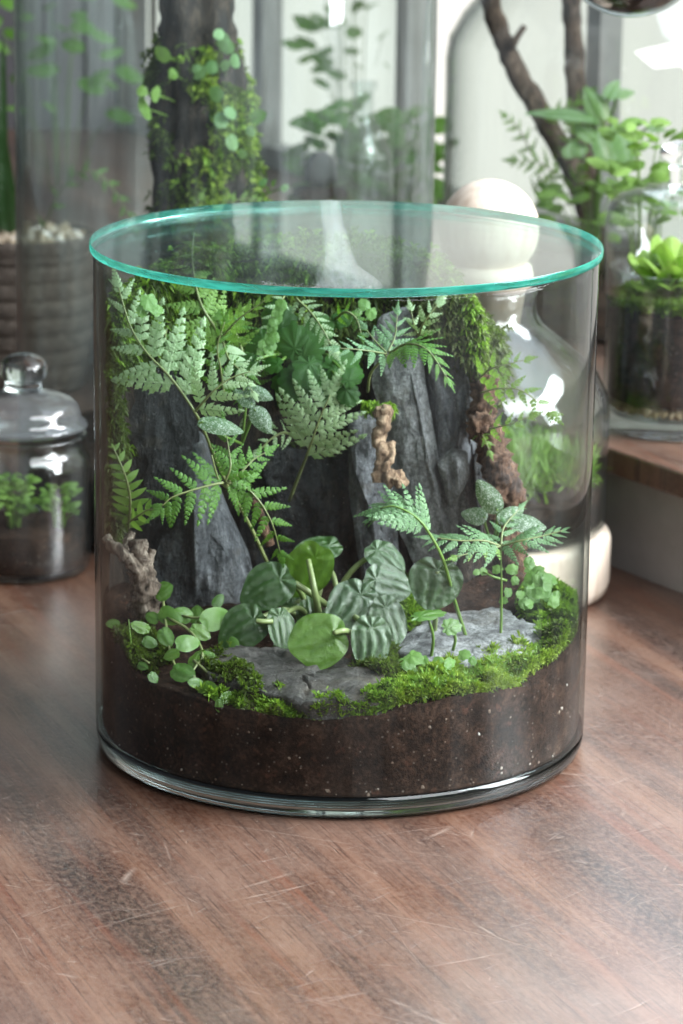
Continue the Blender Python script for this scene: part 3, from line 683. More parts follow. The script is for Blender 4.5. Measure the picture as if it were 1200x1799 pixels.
def place_leaf(me, parent, px, py, Y, rx, ry, ang, n=(0, -.85, .5), label=None, name='leaf'):
    """leaf seen at a pixel, tip pointing at image angle ang (0 right, 90 up), facing n"""
    C = W(px, py, Y); s = scale_at(C); n = nrm(n)
    d = math.cos(math.radians(ang))*_rt+math.sin(math.radians(ang))*_up; view = nrm(C-CAM)
    d = d-view*(np.dot(d, n)/np.dot(view, n))                      # stays in the leaf's plane and keeps its apparent direction
    Ld = np.linalg.norm(d); x, y, z = frame(d, n)
    k = min(Ld, 1.6)
    e = math.cos(math.radians(ang+90))*_rt+math.sin(math.radians(ang+90))*_up; e = e-view*(np.dot(e, n)/np.dot(view, n)); kw = min(max(np.linalg.norm(e), 1), 1.5)
    o = link(name, me, parent, mat4(C, x, y, z, rx*s*k, ry*s*kw, (rx+ry)/2*s))
    if label: o['label'] = label
    return o, C, x, rx*s*k
def stem(parent, P, r0, r1=None, mat=STEM, name='stem', n=12, seg=6):
    V, F = tube(P, r0, r1, n, seg); return obj(name, V, F, mat, parent)

# fern pinnae: unit length along +x, a midrib with lobed leaflets on both sides
def pinna_mesh(name, mat, pairs=7, width=.34, lobe=3, seed=0, curl=.10, simple=False, gap=.86, blunt=.35):
    R = random.Random(seed); V = []; F = []
    def z(x, y): return -curl*x*x-.25*abs(y)*abs(y)/max(width, .1)
    def leaflet(b, d, L, wv):
        """one leaflet: base b, direction d, toothed outline"""
        e = np.array([-d[1], d[0]]); U = np.linspace(0.03, 1, 2*lobe+2); i0 = len(V); up = []; dn = []
        for i, u in enumerate(U):
            h = .5*wv*(.22+.78*min(1, u/.38))*(1-max(0, (u-.38)/.62)**1.25); tooth = 1.15 if i % 2 else .80
            if u < .3 or u > .97: tooth = 1
            up.append(b+d*L*(u-.05*(i % 2 == 0))+e*h*tooth); dn.append(b+d*L*(u-.05*(i % 2 == 0))-e*h*tooth)
        pts = up+dn[::-1]; c = b+d*L*.52; V.append((c[0], c[1], z(*c)+.014))
        for p_ in pts: V.append((p_[0], p_[1], z(*p_)-.008))
        m = len(pts)
        for i in range(m): F.append((i0, i0+1+(i+1) % m, i0+1+i))
    if simple:
        m = 2*pairs; i0 = len(V); T = np.linspace(0, 1, m+1)
        prof = [width*.5*min(1, (t/.14)**.6 if t > 0 else .0)*(1-max(0, (t-blunt)/(1-blunt))**2.0) for t in T]
        for i, t in enumerate(T):
            w_ = prof[i]+.004; nt_ = 1 if i % 2 == 0 else .86
            V.append((t, 0, z(t, 0)+.012)); V.append((t-.02, w_*nt_, z(t, w_)-.004)); V.append((t-.02, -w_*nt_, z(t, -w_)-.004))
        for i in range(m):
            a = i0+3*i; F += [(a, a+3, a+4, a+1), (a, a+2, a+5, a+3)]
        return mesh(name, V, F, mat)
    for i in range(pairs):
        t = (i+.55)/(pairs+.2); L = width*(1-t)**.80*(.80+.55*min(1, t*5))*R.uniform(.9, 1.08); sp = gap/(pairs+.2)
        for s in (1, -1):
            a = math.radians(R.uniform(42, 52)-16*t); d = np.array([math.cos(a), s*math.sin(a)]); b = np.array([t-.03*(s < 0), 0.0])
            leaflet(b, d, L*1.02, sp*1.18*(1-.25*t))
    leaflet(np.array([.86, 0]), np.array([1.0, 0]), .16, .09)
    i0 = len(V)                                             # midrib
    for i in range(6):
        x = i/5*.97; h = .012*(1-x)+.004; V += [(x, h, z(x, 0)+.004), (x, -h, z(x, 0)+.004)]
    for i in range(5): a = i0+2*i; F.append((a, a+1, a+3, a+2))
    return mesh(name, V, F, mat)
PM = {}
for key, m in (('pale', FERN_PALE), ('green', FERN_GREEN), ('bright', FERN_BRIGHT), ('blue', FERN_BLUE)):
    PM[key] = [pinna_mesh('pinna', m, pairs=p_, width=w_, lobe=lb, seed=i, curl=c) for i, (p_, w_, lb, c) in enumerate(((7, .235, 3, .10), (7, .25, 3, .20), (6, .22, 2, .05), (7, .235, 3, .26)))]
    PM[key+'_simple'] = [pinna_mesh('pinna', m, pairs=p_, width=w_, seed=i, simple=True, curl=.15) for i, (p_, w_) in enumerate(((9, .36), (8, .42)))]
    PM[key+'_small'] = [pinna_mesh('pinna', m, pairs=p_, width=w_, lobe=2, seed=i+9, curl=.12) for i, (p_, w_) in enumerate(((5, .29), (4, .32), (5, .27)))]
def frond(root, pts, key, n=8, base=1.0, tip=.12, bulk=0.0, ang=62, nv=(0.05, -.9, .35), t0=.05, t1=.97, p=1.0, r=.0011, sides=(1, -1), lens=None, unit=None, wid=1.0, jit=.08, label=None, mat=None):
    """a frond: its midrib (px, py, depth) and pinnae along it; unit = longest pinna in pixels"""
    P = [W(*q) for q in pts]; C = curve_pts(P, 40); V, F = tube(P, r, r*.35, 22, 5)
    fr = obj('frond', V, F, mat or RACHIS, root)
    if label: fr['label'] = label
    sc = scale_at(P[0])
    for i in range(n):
        t = t0+(t1-t0)*i/max(n-1, 1)
        for s in sides:
            tt = min(1, max(0, t+(.35/n if s < 0 else 0))); f = tt*39; a = min(int(f), 38); o = C[a]+(C[a+1]-C[a])*(f-a)
            T = nrm(C[min(a+2, 39)]-C[max(a-1, 0)]); B = nrm(np.cross(T, nv)); Nn = np.cross(B, T)
            L = unit*sc*(tip+(base-tip)*(1-t)**p)*(1 if lens is None else lens[i % len(lens)])*random.uniform(1-jit, 1+jit)
            an = math.radians(ang-24*t+random.uniform(-5, 5)); d = math.cos(an)*T+s*math.sin(an)*B-.10*Nn*random.uniform(0, 1.6)
            if math.hypot(o[0], o[1]) < .143:                  # stay inside the jar
                while L > .004 and (math.hypot(*(o+d*L)[:2]) > .1405 or (o+d*L)[2] > .297): L *= .92
            x, y, z = frame(d, Nn+B*random.uniform(-.25, .25)); me = random.choice(PM[key])
            link('pinna', me, fr, mat4(o, x, y, z, L, L*wid*(1 if s > 0 else -1)*(1 if random.random() < .5 else -1), L))
    T = nrm(C[-1]-C[-4]); B = nrm(np.cross(T, nv)); x, y, z = frame(T, np.cross(B, T)); L = unit*sc*tip*1.9
    if math.hypot(C[-2][0], C[-2][1]) < .143:
        while L > .004 and (math.hypot(*(C[-2]+x*L)[:2]) > .1385 or (C[-2]+x*L)[2] > .297): L *= .92
    link('pinna', PM[key][0], fr, mat4(C[-2], x, y, z, L, L*wid, L))
    return fr
FG = 'ferns planted in the jar'
def fern(label, base): return thing('fern', label, 'fern', W(*base), FG)

# A: big pale fern on the left
A = fern('large pale silvery fern spreading in front of the leaning slab', (352, 760, .0))
frond(A, [(420, 900, .02), (372, 790, -.005), (347, 732, -.022), (302, 666, -.020), (260, 622, -.012), (230, 575, -.004), (208, 505, .004)], 'pale', 6, ang=62, unit=196, wid=1.0, t0=.42, t1=.95, tip=.16, p=.8, r=.0011, nv=(-.1, -.9, .3))
frond(A, [(342, 724, -.022), (372, 690, -.03), (404, 665, -.03), (440, 652, -.03)], 'pale', 5, unit=84, tip=.25, ang=55, r=.0009)
# B: bright green fern under the lid
B = fern('bright green fern reaching up under the glass lid', (388, 600, .03))
frond(B, [(392, 640, .035), (386, 591, .02), (352, 532, .02), (338, 458, .05), (341, 408, .10)], 'bright', 9, unit=92, base=.95, tip=.20, p=.7, ang=64, t0=.10, r=.0012, wid=1.35, nv=(0, -.75, .6))
frond(B, [(390, 592, .02), (420, 560, .01), (466, 527, .005)], 'bright', 6, unit=44, tip=.25, ang=58, r=.0008, wid=1.5)
frond(B, [(392, 600, .02), (402, 630, .01), (425, 655, .0), (445, 690, -.005)], 'pale_simple', 6, unit=40, tip=.3, ang=62, r=.0008, wid=1.1)
frond(B, [(395, 700, .0), (388, 650, -.005), (382, 610, -.01), (395, 565, -.012)], 'green', 5, unit=58, tip=.25, r=.0008)
# C: pale triangular frond in the middle
Cf = fern('pale triangular fern frond in front of the black slate', (530, 850, .03))
frond(Cf, [(508, 880, .045), (528, 828, .03), (537, 806, .02), (549, 772, .012), (563, 732, .010), (580, 694, .012)], 'pale', 5, unit=128, tip=.30, p=.55, ang=66, t0=.44, t1=.92, r=.0012)
# D: dark green fern with the long stalk
Df = fern('dark glossy green fern on a long pale stalk beside the leaning slab', (470, 1000, .0))
frond(Df, [(470, 990, -.005), (440, 925, -.02), (408, 868, -.035), (384, 842, -.045), (372, 800, -.05)], 'green', 1, unit=8, t0=.97, t1=.97, r=.0013)
frond(Df, [(392, 848, -.045), (371, 852, -.05), (335, 862, -.055), (302, 874, -.058), (284, 890, -.06)], 'green', 6, unit=78, tip=.3, p=.6, ang=68, r=.0009, nv=(0, -.9, .3))
frond(Df, [(398, 848, -.045), (425, 852, -.04), (455, 880, -.04), (478, 920, -.04), (492, 970, -.035)], 'green', 7, unit=72, tip=.35, p=.6, ang=64, r=.0009)
frond(Df, [(396, 846, -.045), (405, 820, -.045), (402, 790, -.04), (396, 755, -.035)], 'green', 5, unit=58, tip=.35, ang=58, r=.0008)
frond(Df, [(402, 846, -.045), (425, 828, -.04), (445, 808, -.035), (466, 795, -.03)], 'green_small', 5, unit=48, tip=.4, ang=58, r=.0008)
# E: small bright fern on the left wall
Ef = fern('small bright green fern with plain leaflets above the forked driftwood', (226, 925, -.01))
frond(Ef, [(226, 928, -.01), (229, 880, -.02), (221, 838, -.025), (199, 786, -.025)], 'bright_simple', 9, unit=42, base=.9, tip=.3, p=.5, ang=78, r=.0010, wid=1.15, t0=.03)
frond(Ef, [(226, 918, -.012), (245, 905, -.02), (262, 895, -.024), (284, 898, -.026)], 'bright_simple', 5, unit=34, tip=.35, ang=66, r=.0008, wid=1.3)
# F: drooping blue-green fern on the big slab
Ff = fern('drooping blue-green fern spreading over the top of the largest slab', (646, 690, .02))
stem(Ff, [W(646, 688, .03), W(652, 655, .008), W(678, 624, -.012)], .0009, .0007, RACHIS, 'stalk')
frond(Ff, [(680, 622, -.012), (658, 618, -.022), (628, 614, -.03), (596, 612, -.034)], 'blue', 5, unit=58, tip=.35, ang=58, r=.0007, nv=(0, -.7, .7))
frond(Ff, [(680, 620, -.012), (660, 600, -.010), (643, 578, -.008)], 'blue_small', 4, unit=34, tip=.4, r=.0006)
frond(Ff, [(682, 618, -.012), (694, 590, -.006), (698, 552, .0)], 'blue', 5, unit=52, tip=.3, ang=58, r=.0007, nv=(.1, -.8, .5))
frond(Ff, [(684, 620, -.012), (716, 604, -.024), (752, 616, -.036), (786, 665, -.044)], 'green', 8, unit=80, tip=.22, p=.8, ang=56, r=.0009, nv=(.35, -.6, .7))
# J, K: small pale fronds near the lid
Jf = fern('small pale fern frond standing before the mossy crown', (738, 590, .03))
frond(Jf, [(736, 590, .03), (742, 572, .02), (752, 556, .018), (768, 536, .02)], 'pale_small', 4, unit=38, tip=.5, ang=56, r=.0008)
frond(Jf, [(736, 592, .03), (728, 572, .025), (722, 545, .028)], 'pale_small', 3, unit=26, tip=.5, r=.0007)
Kf = fern('small pale fern frond hanging from the mossy top above the scalloped leaves', (522, 530, .04))
frond(Kf, [(520, 524, .045), (545, 548, .03), (565, 575, .02), (585, 612, .015)], 'pale_small', 8, unit=30, tip=.6, p=.5, ang=60, r=.0008)
# G: right lower fern
Gf = fern('blue-green fern arching to the side on a curved green stalk from the pale flat slate', (822, 1132, -.035))
frond(Gf, [(823, 1132, -.035), (800, 1060, -.055), (779, 985, -.07), (752, 934, -.075), (728, 907, -.075), (694, 890, -.072), (668, 893, -.07)], 'blue', 8, unit=118, tip=.25, p=.7, ang=58, t0=.50, r=.0013, mat=STEM_GREEN, nv=(.1, -.55, .85))
# H: right fern on straight stalk
Hf = fern('blue-green fern spread flat on a straight upright stalk beside the pale flat slate', (878, 1162, -.04))
frond(Hf, [(878, 1162, -.04), (881, 1060, -.045), (880, 962, -.05)], 'blue', 1, unit=6, t0=.98, t1=.98, r=.0011, mat=STEM_GREEN)
frond(Hf, [(880, 960, -.05), (850, 950, -.056), (810, 950, -.06), (768, 945, -.06)], 'blue', 7, unit=68, tip=.35, p=.6, ang=58, r=.0008, nv=(0, -.5, .9))
frond(Hf, [(880, 960, -.05), (850, 966, -.06), (802, 978, -.07)], 'bright_small', 4, unit=34, tip=.4, r=.0008, nv=(0, -.6, .8))
frond(Hf, [(880, 960, -.05), (915, 950, -.055), (952, 942, -.05), (988, 932, -.045)], 'blue', 7, unit=60, tip=.3, p=.7, ang=52, r=.0008, nv=(0, -.5, .9))
frond(Hf, [(880, 958, -.05), (886, 925, -.035), (914, 892, -.02)], 'blue', 5, unit=46, tip=.35, ang=54, r=.0008, nv=(.1, -.6, .8))
# I: bright little ferns at the right edge
If = fern('bright yellow-green fern with thin fronds growing from the rust brown root', (842, 690, .03))
frond(If, [(838, 668, .035), (862, 648, .025), (890, 640, .02), (922, 632, .018)], 'bright_small', 5, unit=46, tip=.3, ang=62, r=.0007)
frond(If, [(845, 690, .03), (880, 682, .02), (920, 688, .01), (966, 725, .0)], 'bright_small', 6, unit=40, tip=.5, p=.6, ang=60, r=.0007)
frond(If, [(840, 758, .03), (866, 752, .02), (896, 745, .012), (930, 732, .01)], 'bright_small', 5, unit=40, tip=.4, ang=60, r=.0007)
frond(If, [(842, 758, .03), (852, 772, .02), (860, 792, .015)], 'bright_small', 3, unit=22, tip=.5, r=.0006)
# fillers behind
Lf = fern('dark small-leaved fern hanging below the lid between the pale ferns', (480, 560, .05))
frond(Lf, [(500, 520, .05), (482, 548, .04), (470, 580, .035), (462, 610, .03)], 'pale_small', 6, unit=22, tip=.7, p=.4, ang=72, r=.0006)
frond(Lf, [(440, 700, .05), (452, 660, .04), (470, 640, .035)], 'green_small', 5, unit=40, tip=.4)
frond(Lf, [(428, 730, .05), (445, 735, .03), (470, 745, .02)], 'pale_small', 4, unit=34, tip=.4)

frond(Lf, [(520, 770, .05), (500, 760, .03), (478, 770, .02), (455, 792, .015)], 'pale_small', 5, unit=34, tip=.4)
frond(Lf, [(590, 560, .05), (608, 548, .04), (626, 560, .035), (634, 585, .03)], 'green_small', 6, unit=26, tip=.5, p=.5)
frond(Lf, [(300, 560, .06), (290, 590, .04), (300, 630, .03), (325, 655, .03)], 'green_small', 6, unit=30, tip=.5, p=.5)
frond(Lf, [(400, 560, .05), (420, 600, .03), (432, 650, .02), (425, 700, .015)], 'green', 6, unit=46, tip=.4, p=.6)

# ---- rippled peperomia
pep = thing('peperomia', 'round rippled dark green leafy plant in the middle of the terrarium floor', 'plant', W(560, 1120, .0))
PD = leaf_mesh('leaf', PEP_DARK, 9, .065, .18, .10, .14, seed=1); PD2 = leaf_mesh('leaf', PEP_DARK, 9, .055, .15, .14, .10, seed=3)
PS = leaf_mesh('leaf', PEP_SILVER, 9, .085, .18, .16, .12, seed=2); PS2 = leaf_mesh('leaf', PEP_SILVER, 9, .075, .22, .10, .16, seed=5)
PL = leaf_mesh('leaf', PEP_LIME, 7, .045, .16, .12, .09, seed=4)
pb = W(560, 1110, .0)
for me, px, py, Y, rx, ry, ang, n, st in (
        (PD, 556, 966, .012, 44, 22, -160, (0, -.55, .8), 1), (PL, 541, 1001, -.012, 48, 40, -120, (.1, -.9, -.15), 0), (PD, 472, 1029, -.035, 45, 38, -150, (-.15, -.85, .45), 1),
        (PD2, 516, 1052, .0, 26, 18, 60, (0, -.7, .6), 1), (PS, 676, 978, -.005, 36, 24, -40, (.2, -.7, .7), 1), (PS2, 679, 1024, -.030, 38, 32, -20, (.3, -.8, .5), 1),
        (PS, 620, 1064, -.052, 47, 42, -125, (.1, -.8, .55), 1), (PS2, 683, 1088, -.055, 42, 30, -75, (.35, -.8, .4), 1), (PD2, 494, 1100, -.055, 34, 22, -80, (.25, -.8, .5), 1),
        (PD, 428, 1101, -.050, 42, 36, -145, (-.2, -.8, .4), 1), (PD2, 503, 1150, -.050, 26, 26, -100, (0, -.9, .3), 0), (PL, 562, 1124, -.085, 48, 46, -165, (0, -.88, .45), 1),
        (PS, 652, 1126, -.085, 46, 33, -92, (.15, -.92, .35), 1), (PD2, 590, 1090, -.03, 30, 26, 40, (0, -.7, .6), 0), (PD2, 545, 1085, -.02, 34, 22, 100, (0, -.8, .5), 0)):
    o, C, x, L = place_leaf(me, pep, px, py, Y, rx*1.10, ry*1.08, ang, n)
    if st:
        a = C-x*L*.45+np.array([0, .002, -.001]); m_ = (a+pb)/2+np.array([0, .0, .010])
        stem(pep, [pb+np.array([random.uniform(-.008, .008), 0, 0]), m_, a], .0021, .0015, STEM)
stem(pep, [W(560, 1080, -.03), W(552, 1035, -.035), W(542, 984, -.022)], .0024, .0017, STEM)
stem(pep, [W(572, 1062, -.02), W(545, 1042, -.03), W(518, 1024, -.03)], .0021, .0018, STEM)
stem(pep, [W(620, 1114, -.07), W(606, 1108, -.085), W(586, 1112, -.090)], .0019, .0016, STEM)
stem(pep, [W(478, 1092, -.055), W(462, 1092, -.058), W(450, 1091, -.058)], .0017, .0015, STEM)
stem(pep, [W(592, 1035, -.01), W(586, 1012, -.005), W(580, 1000, .0)], .0018, .0015, STEM)
pep2 = thing('peperomia', 'single large silver-striped round leaf on its own stalk before the pale flat slate', 'plant', W(752, 1120, -.03))
o, C, x, L = place_leaf(PS, pep2, 765, 1022, -.062, 46, 48, -100, (.05, -.92, .25))
stem(pep2, [W(762, 1120, -.03), W(766, 1070, -.045), C-x*L*.4], .0019, .0014, STEM)

# ---- small round-leaved creeper on the left
crp = thing('creeping_plant', 'small glossy round-leaved creeper trailing over the front soil below the driftwood', 'plant', W(300, 1150, -.05))
R1 = leaf_mesh('leaf', SMALL_LEAF, 5, .05, .18, .10, .05, scal=.05, nsc=11, nA=44, nR=5, seed=1); R2 = leaf_mesh('leaf', SMALL_LEAF, 3, .04, .25, .16, .10, nA=36, nR=5, seed=2)
R3 = leaf_mesh('leaf', PEP_LIME, 5, .05, .2, .12, .08, scal=.04, nsc=9, nA=40, nR=5, seed=3)
for i, (px, py, Y, rx, ry, ang, k) in enumerate(((286, 1038, -.03, 18, 17, 30, 0), (294, 1081, -.045, 20, 17, -30, 1), (322, 1080, -.035, 18, 15, 150, 0), (377, 1087, -.045, 28, 22, 20, 1), (351, 1110, -.06, 20, 14, -30, 2),
                                 (383, 1056, -.03, 14, 10, 60, 1), (345, 1080, -.03, 16, 14, 90, 0), (291, 1118, -.065, 18, 15, -60, 0), (328, 1129, -.075, 22, 16, 10, 1), (357, 1151, -.08, 19, 9, 0, 1),
                                 (320, 1181, -.095, 22, 18, -20, 0), (377, 1186, -.095, 17, 8, 0, 0), (365, 1216, -.112, 21, 19, -60, 2), (434, 1208, -.105, 20, 14, 20, 0), (248, 1102, -.05, 18, 11, 160, 2),
                                 (200, 1096, -.03, 13, 9, 180, 0), (269, 1190, -.092, 11, 9, -50, 0), (428, 1245, -.125, 15, 8, 0, 2), (240, 1150, -.065, 12, 8, 100, 0), (262, 1128, -.06, 14, 11, -20, 1),
                                 (302, 1150, -.08, 15, 10, 200, 0), (340, 1160, -.085, 13, 9, 60, 2), (398, 1225, -.118, 14, 10, 40, 2), (345, 1200, -.105, 14, 10, 170, 0), (410, 1130, -.06, 12, 10, 120, 1),
                                 (222, 1130, -.055, 11, 8, 40, 0), (385, 1240, -.124, 12, 8, 100, 2), (250, 1170, -.08, 10, 8, -20, 0), (268, 1085, -.04, 13, 11, 150, 0))):
    place_leaf((R1, R2, R3)[k], crp, px, py, Y, rx*1.0, ry*.95, ang, (random.uniform(-.5, .45), -.75, random.uniform(.4, .8)))
for P in ([(286, 1050, -.03), (292, 1100, -.05), (300, 1150, -.075), (318, 1190, -.095)], [(294, 1085, -.045), (335, 1110, -.06), (357, 1150, -.08), (338, 1182, -.095), (365, 1215, -.11)], [(200, 1100, -.03), (225, 1140, -.055), (262, 1165, -.08)],
          [(340, 1160, -.085), (395, 1205, -.105), (434, 1210, -.106)], [(320, 1082, -.035), (350, 1085, -.04), (380, 1070, -.035)]):
    stem(crp, [W(*q) for q in P], .0009, .0007, RACHIS)
gr = thing('grass_blade', 'thin upright bright green blade beside the round-leaved creeper', 'grass blade', W(230, 1150, -.06)); stem(gr, [W(231, 1152, -.06), W(229, 1120, -.062), W(226, 1088, -.06)], .0009, .0003, STEM_GREEN, 'blade')

# ---- small plants on the right
SC = leaf_mesh('leaf', leaf_mat('pale_scalloped_leaf', (.07, .18, .025), (.20, .38, .09), .3, .3, .5), 5, .04, .2, .25, 0, scal=.14, nsc=8, nA=64, nR=4, seed=1, radial=True)
rp = thing('creeping_plant', 'patch of tiny pale scalloped leaves beside the moss at the wooden root', 'plant', W(940, 1040, .0))
for i in range(24):
    px = random.uniform(918, 980); py = random.uniform(985, 1062)
    if px-918 > (py-975)*1.1: px = 918+(py-975)*.9
    place_leaf(SC, rp, px, py, random.uniform(-.035, .0), random.uniform(9, 14), random.uniform(8, 12), random.uniform(-90, 180), (random.uniform(-.4, .3), -.7, random.uniform(.4, .9)))
for q in ((850, 1004, -.01, 8), (905, 1020, -.01, 9), (893, 1040, -.02, 9), (884, 1055, -.025, 8), (838, 1005, .0, 7), (945, 1002, .0, 10), (873, 1000, .0, 10), (900, 1000, .0, 12), (915, 1045, -.02, 9), (930, 1060, -.03, 9)):
    place_leaf(SC, rp, q[0], q[1], q[2], q[3], q[3]*.8, random.uniform(0, 360), (random.uniform(-.3, .3), -.7, .6))
for a, b in (((905, 1060), (930, 1010)), ((925, 1070), (955, 1020)), ((880, 1075), (895, 1040)), ((890, 1020), (850, 1005))):
    stem(rp, [W(*a, -.01), W((a[0]+b[0])/2-6, (a[1]+b[1])/2, -.015), W(*b, -.01)], .0008, .0006, STEM_GREEN)
SC2 = leaf_mesh('leaf', SMALL_LEAF, 7, .04, .12, .2, 0, scal=.16, nsc=9, nA=72, nR=5, seed=2, radial=True)
for px, py, rx, ry, bx, by, Y, lab in ((751, 1080, 32, 10, 757, 1158, -.075, 'wide flat scalloped leaf on a short green stalk under the striped round leaf'), (793, 1101, 18, 15, 796, 1142, -.07, 'single pale round scalloped leaf on a stalk above the pale flat slate')):
    t = thing('pennywort', lab, 'plant', W(bx, by, Y))
    o, C, x, L = place_leaf(SC2, t, px, py, Y-.004, rx, ry, 10, (0, -.35, .95) if ry < 12 else (.1, -.8, .6))
    stem(t, [W(bx, by, Y), W(bx+4, (py+by)/2, Y-.003), C], .0011, .0008, STEM_GREEN)
wp = thing('clover_plant', 'small pale sprouting leaves at the mossy edge between the two flat slates', 'plant', W(750, 1175, -.09))
for px, py, r in ((725, 1180, 10), (755, 1172, 11), (738, 1190, 9), (770, 1180, 8), (715, 1165, 16), (728, 1155, 16), (790, 1165, 12), (815, 1150, 12), (830, 1160, 9), (800, 1180, 9), (770, 1160, 9), (745, 1160, 10)):
    place_leaf(SC, wp, px, py, -.095+random.uniform(-.01, .012), r, r*.8, random.uniform(0, 360), (random.uniform(-.3, .3), -.6, .8))
fit = thing('speckled_plant', 'plant with white-speckled green leaves beside the gnarled root', 'plant', W(860, 960, .03))
SPM = leaf_mesh('leaf', SPECKLED, 3, .05, .2, .05, .22, att=.75, nA=40, nR=6, seed=2)
for px, py, Y, rx, ry, ang, n in ((860, 876, .01, 32, 20, 125, (-.1, -.95, .2)), (836, 906, .015, 22, 16, 170, (-.2, -.8, .5)), (922, 918, -.0, 32, 16, -10, (.1, -.6, .8)), (895, 905, .01, 24, 15, 30, (.1, -.7, .6))):
    o, C, x, L = place_leaf(SPM, fit, px, py, Y, rx, ry, ang, n); stem(fit, [W(866, 965, .03), C-x*L*.8+np.array([0, .006, -.006]), C-x*L*.7], .0010, .0008, STEM_GREEN)
fit2 = thing('speckled_plant', 'grey-green white-dotted leaves hanging below the large pale fern', 'plant', W(420, 770, .0))
for px, py, Y, rx, ry, ang, n in ((383, 747, -.045, 38, 15, -12, (.1, -.7, .7)), (452, 690, .0, 24, 13, -20, (0, -.8, .5)), (458, 735, -.005, 26, 17, -55, (.1, -.9, .3)), (430, 700, .0, 22, 12, 140, (0, -.7, .6))):
    o, C, x, L = place_leaf(SPM, fit2, px, py, Y, rx, ry, ang, n); stem(fit2, [W(425, 780, .01), C-x*L*.8+np.array([0, .006, -.004]), C-x*L*.7], .0009, .0007, STEM_GREEN)

# ---- dark scalloped plant in the middle
scp = thing('scalloped_plant', 'dark green plant with broad scalloped leaves hanging in the shade above the black slate', 'plant', W(545, 640, .05))
D1 = leaf_mesh('leaf', SCALLOP, 9, .035, .25, .25, 0, scal=.20, nsc=11, nA=88, nR=7, seed=1, radial=True); D2 = leaf_mesh('leaf', SCALLOP, 7, .03, .35, .2, 0, scal=.16, nsc=9, nA=72, nR=6, seed=4, radial=True)
for me, px, py, Y, rx, ry, ang, n in ((D1, 550, 655, .030, 40, 32, -70, (.2, -.8, .5)), (D1, 520, 668, .034, 36, 30, -120, (0, -.8, .5)), (D1, 512, 598, .04, 36, 30, 110, (-.1, -.9, .3)), (D1, 540, 615, .038, 34, 28, 60, (-.1, -.9, .3)), (D2, 560, 580, .045, 30, 26, 60, (.1, -.9, .3)), (D2, 600, 640, .035, 34, 26, 20, (.2, -.8, .5)),
                                  (D2, 590, 688, .018, 42, 22, -15, (.15, -.6, .8)), (D1, 612, 692, .012, 22, 20, -60, (.1, -.9, .4)), (D2, 620, 662, .015, 22, 16, 40, (.3, -.8, .5)), (D2, 500, 670, .035, 26, 20, 200, (-.3, -.8, .4)), (D2, 480, 640, .03, 18, 15, 180, (-.2, -.8, .5)),
                                  (D2, 452, 600, .03, 26, 22, 220, (-.1, -.9, .3)), (D1, 490, 560, .045, 34, 30, 100, (0, -.9, .3)), (D2, 600, 560, .05, 22, 16, 30, (0, -.9, .4)), (D2, 430, 640, .02, 26, 20, 200, (-.1, -.9, .4))):
    o, C, x, L = place_leaf(me, scp, px, py, Y, rx, ry, ang, n); stem(scp, [W(545, 640, .06), (C+W(545, 640, .06))/2+np.array([0, 0, .006]), C-x*L*.45+np.array([0, .002, 0])], .0011, .0009, STEM_GREEN)
tri = thing('creeping_plant', 'trailing string of tiny pale round leaves under the lid rim', 'plant', W(470, 540, .03))
for i in range(22):
    t = i/21; px = 492-26*t+random.uniform(-9, 9); py = 535+80*t+random.uniform(-5, 5); place_leaf(SC, tri, px, py, .025-.01*t, random.uniform(8, 12), random.uniform(7, 10), random.uniform(0, 360), (random.uniform(-.3, .3), -.8, .5))
stem(tri, [W(494, 530, .03), W(478, 570, .022), W(466, 620, .018)], .0007, .0005, STEM_GREEN)
tri2 = thing('creeping_plant', 'tiny bright round leaves clustered on the moss beside the large pale fern', 'plant', W(262, 540, -.01))
for px, py, r in ((262, 530, 17), (250, 545, 12), (276, 545, 12), (380, 552, 13), (392, 562, 10), (345, 640, 14), (335, 660, 12), (355, 600, 12), (330, 615, 10), (420, 560, 11), (640, 535, 12), (652, 550, 12), (630, 548, 8)):
    place_leaf(SC, tri2, px, py, -.02 if px < 300 else .02, r, r*.85, random.uniform(0, 360), (random.uniform(-.3, .3), -.7, .6))

# ---- driftwood
def driftwood(name, label, parts, mat, base):
    t = thing(name, label, 'driftwood', W(*base)); first = True
    for pn, P, r0, r1, rg in parts:
        V, F = tube([W(*q) for q in P], r0, r1, 44, 24, rg, 230); obj(pn, V, F, mat, t)
    return t
driftwood('driftwood', 'pale grey forked driftwood stump beside the leaning slab', [('branch', [(258, 1075, -.02), (252, 1030, -.03), (246, 985, -.032), (243, 948, -.03)], .0085, .0050, .55), ('twig', [(248, 1010, -.035), (228, 985, -.04), (205, 965, -.04), (184, 945, -.035)], .0045, .0030, .5),
          ('twig', [(256, 1010, -.03), (262, 985, -.032), (268, 965, -.03)], .0030, .0020, .4), ('twig', [(232, 990, -.02), (222, 960, -.015), (232, 935, -.01)], .0036, .002, .5)], DRIFT, (255, 1070, -.02))
driftwood('driftwood', 'curled tan driftwood piece hanging on the narrow blue-grey slate', [('branch', [(670, 722, .012), (674, 745, .006), (666, 775, .004), (676, 800, .0), (668, 825, -.002), (668, 848, -.004)], .0042, .0046, .6), ('twig', [(682, 780, .004), (688, 800, -.002), (678, 820, -.006), (682, 840, -.006)], .0030, .0022, .6),
          ('knot', [(678, 842, -.006), (692, 838, -.008), (706, 846, -.006), (700, 826, -.004)], .0048, .0030, .6), ('knot', [(664, 732, .01), (674, 722, .008), (684, 730, .01)], .0036, .0030, .7)], TANWOOD, (668, 850, .0))
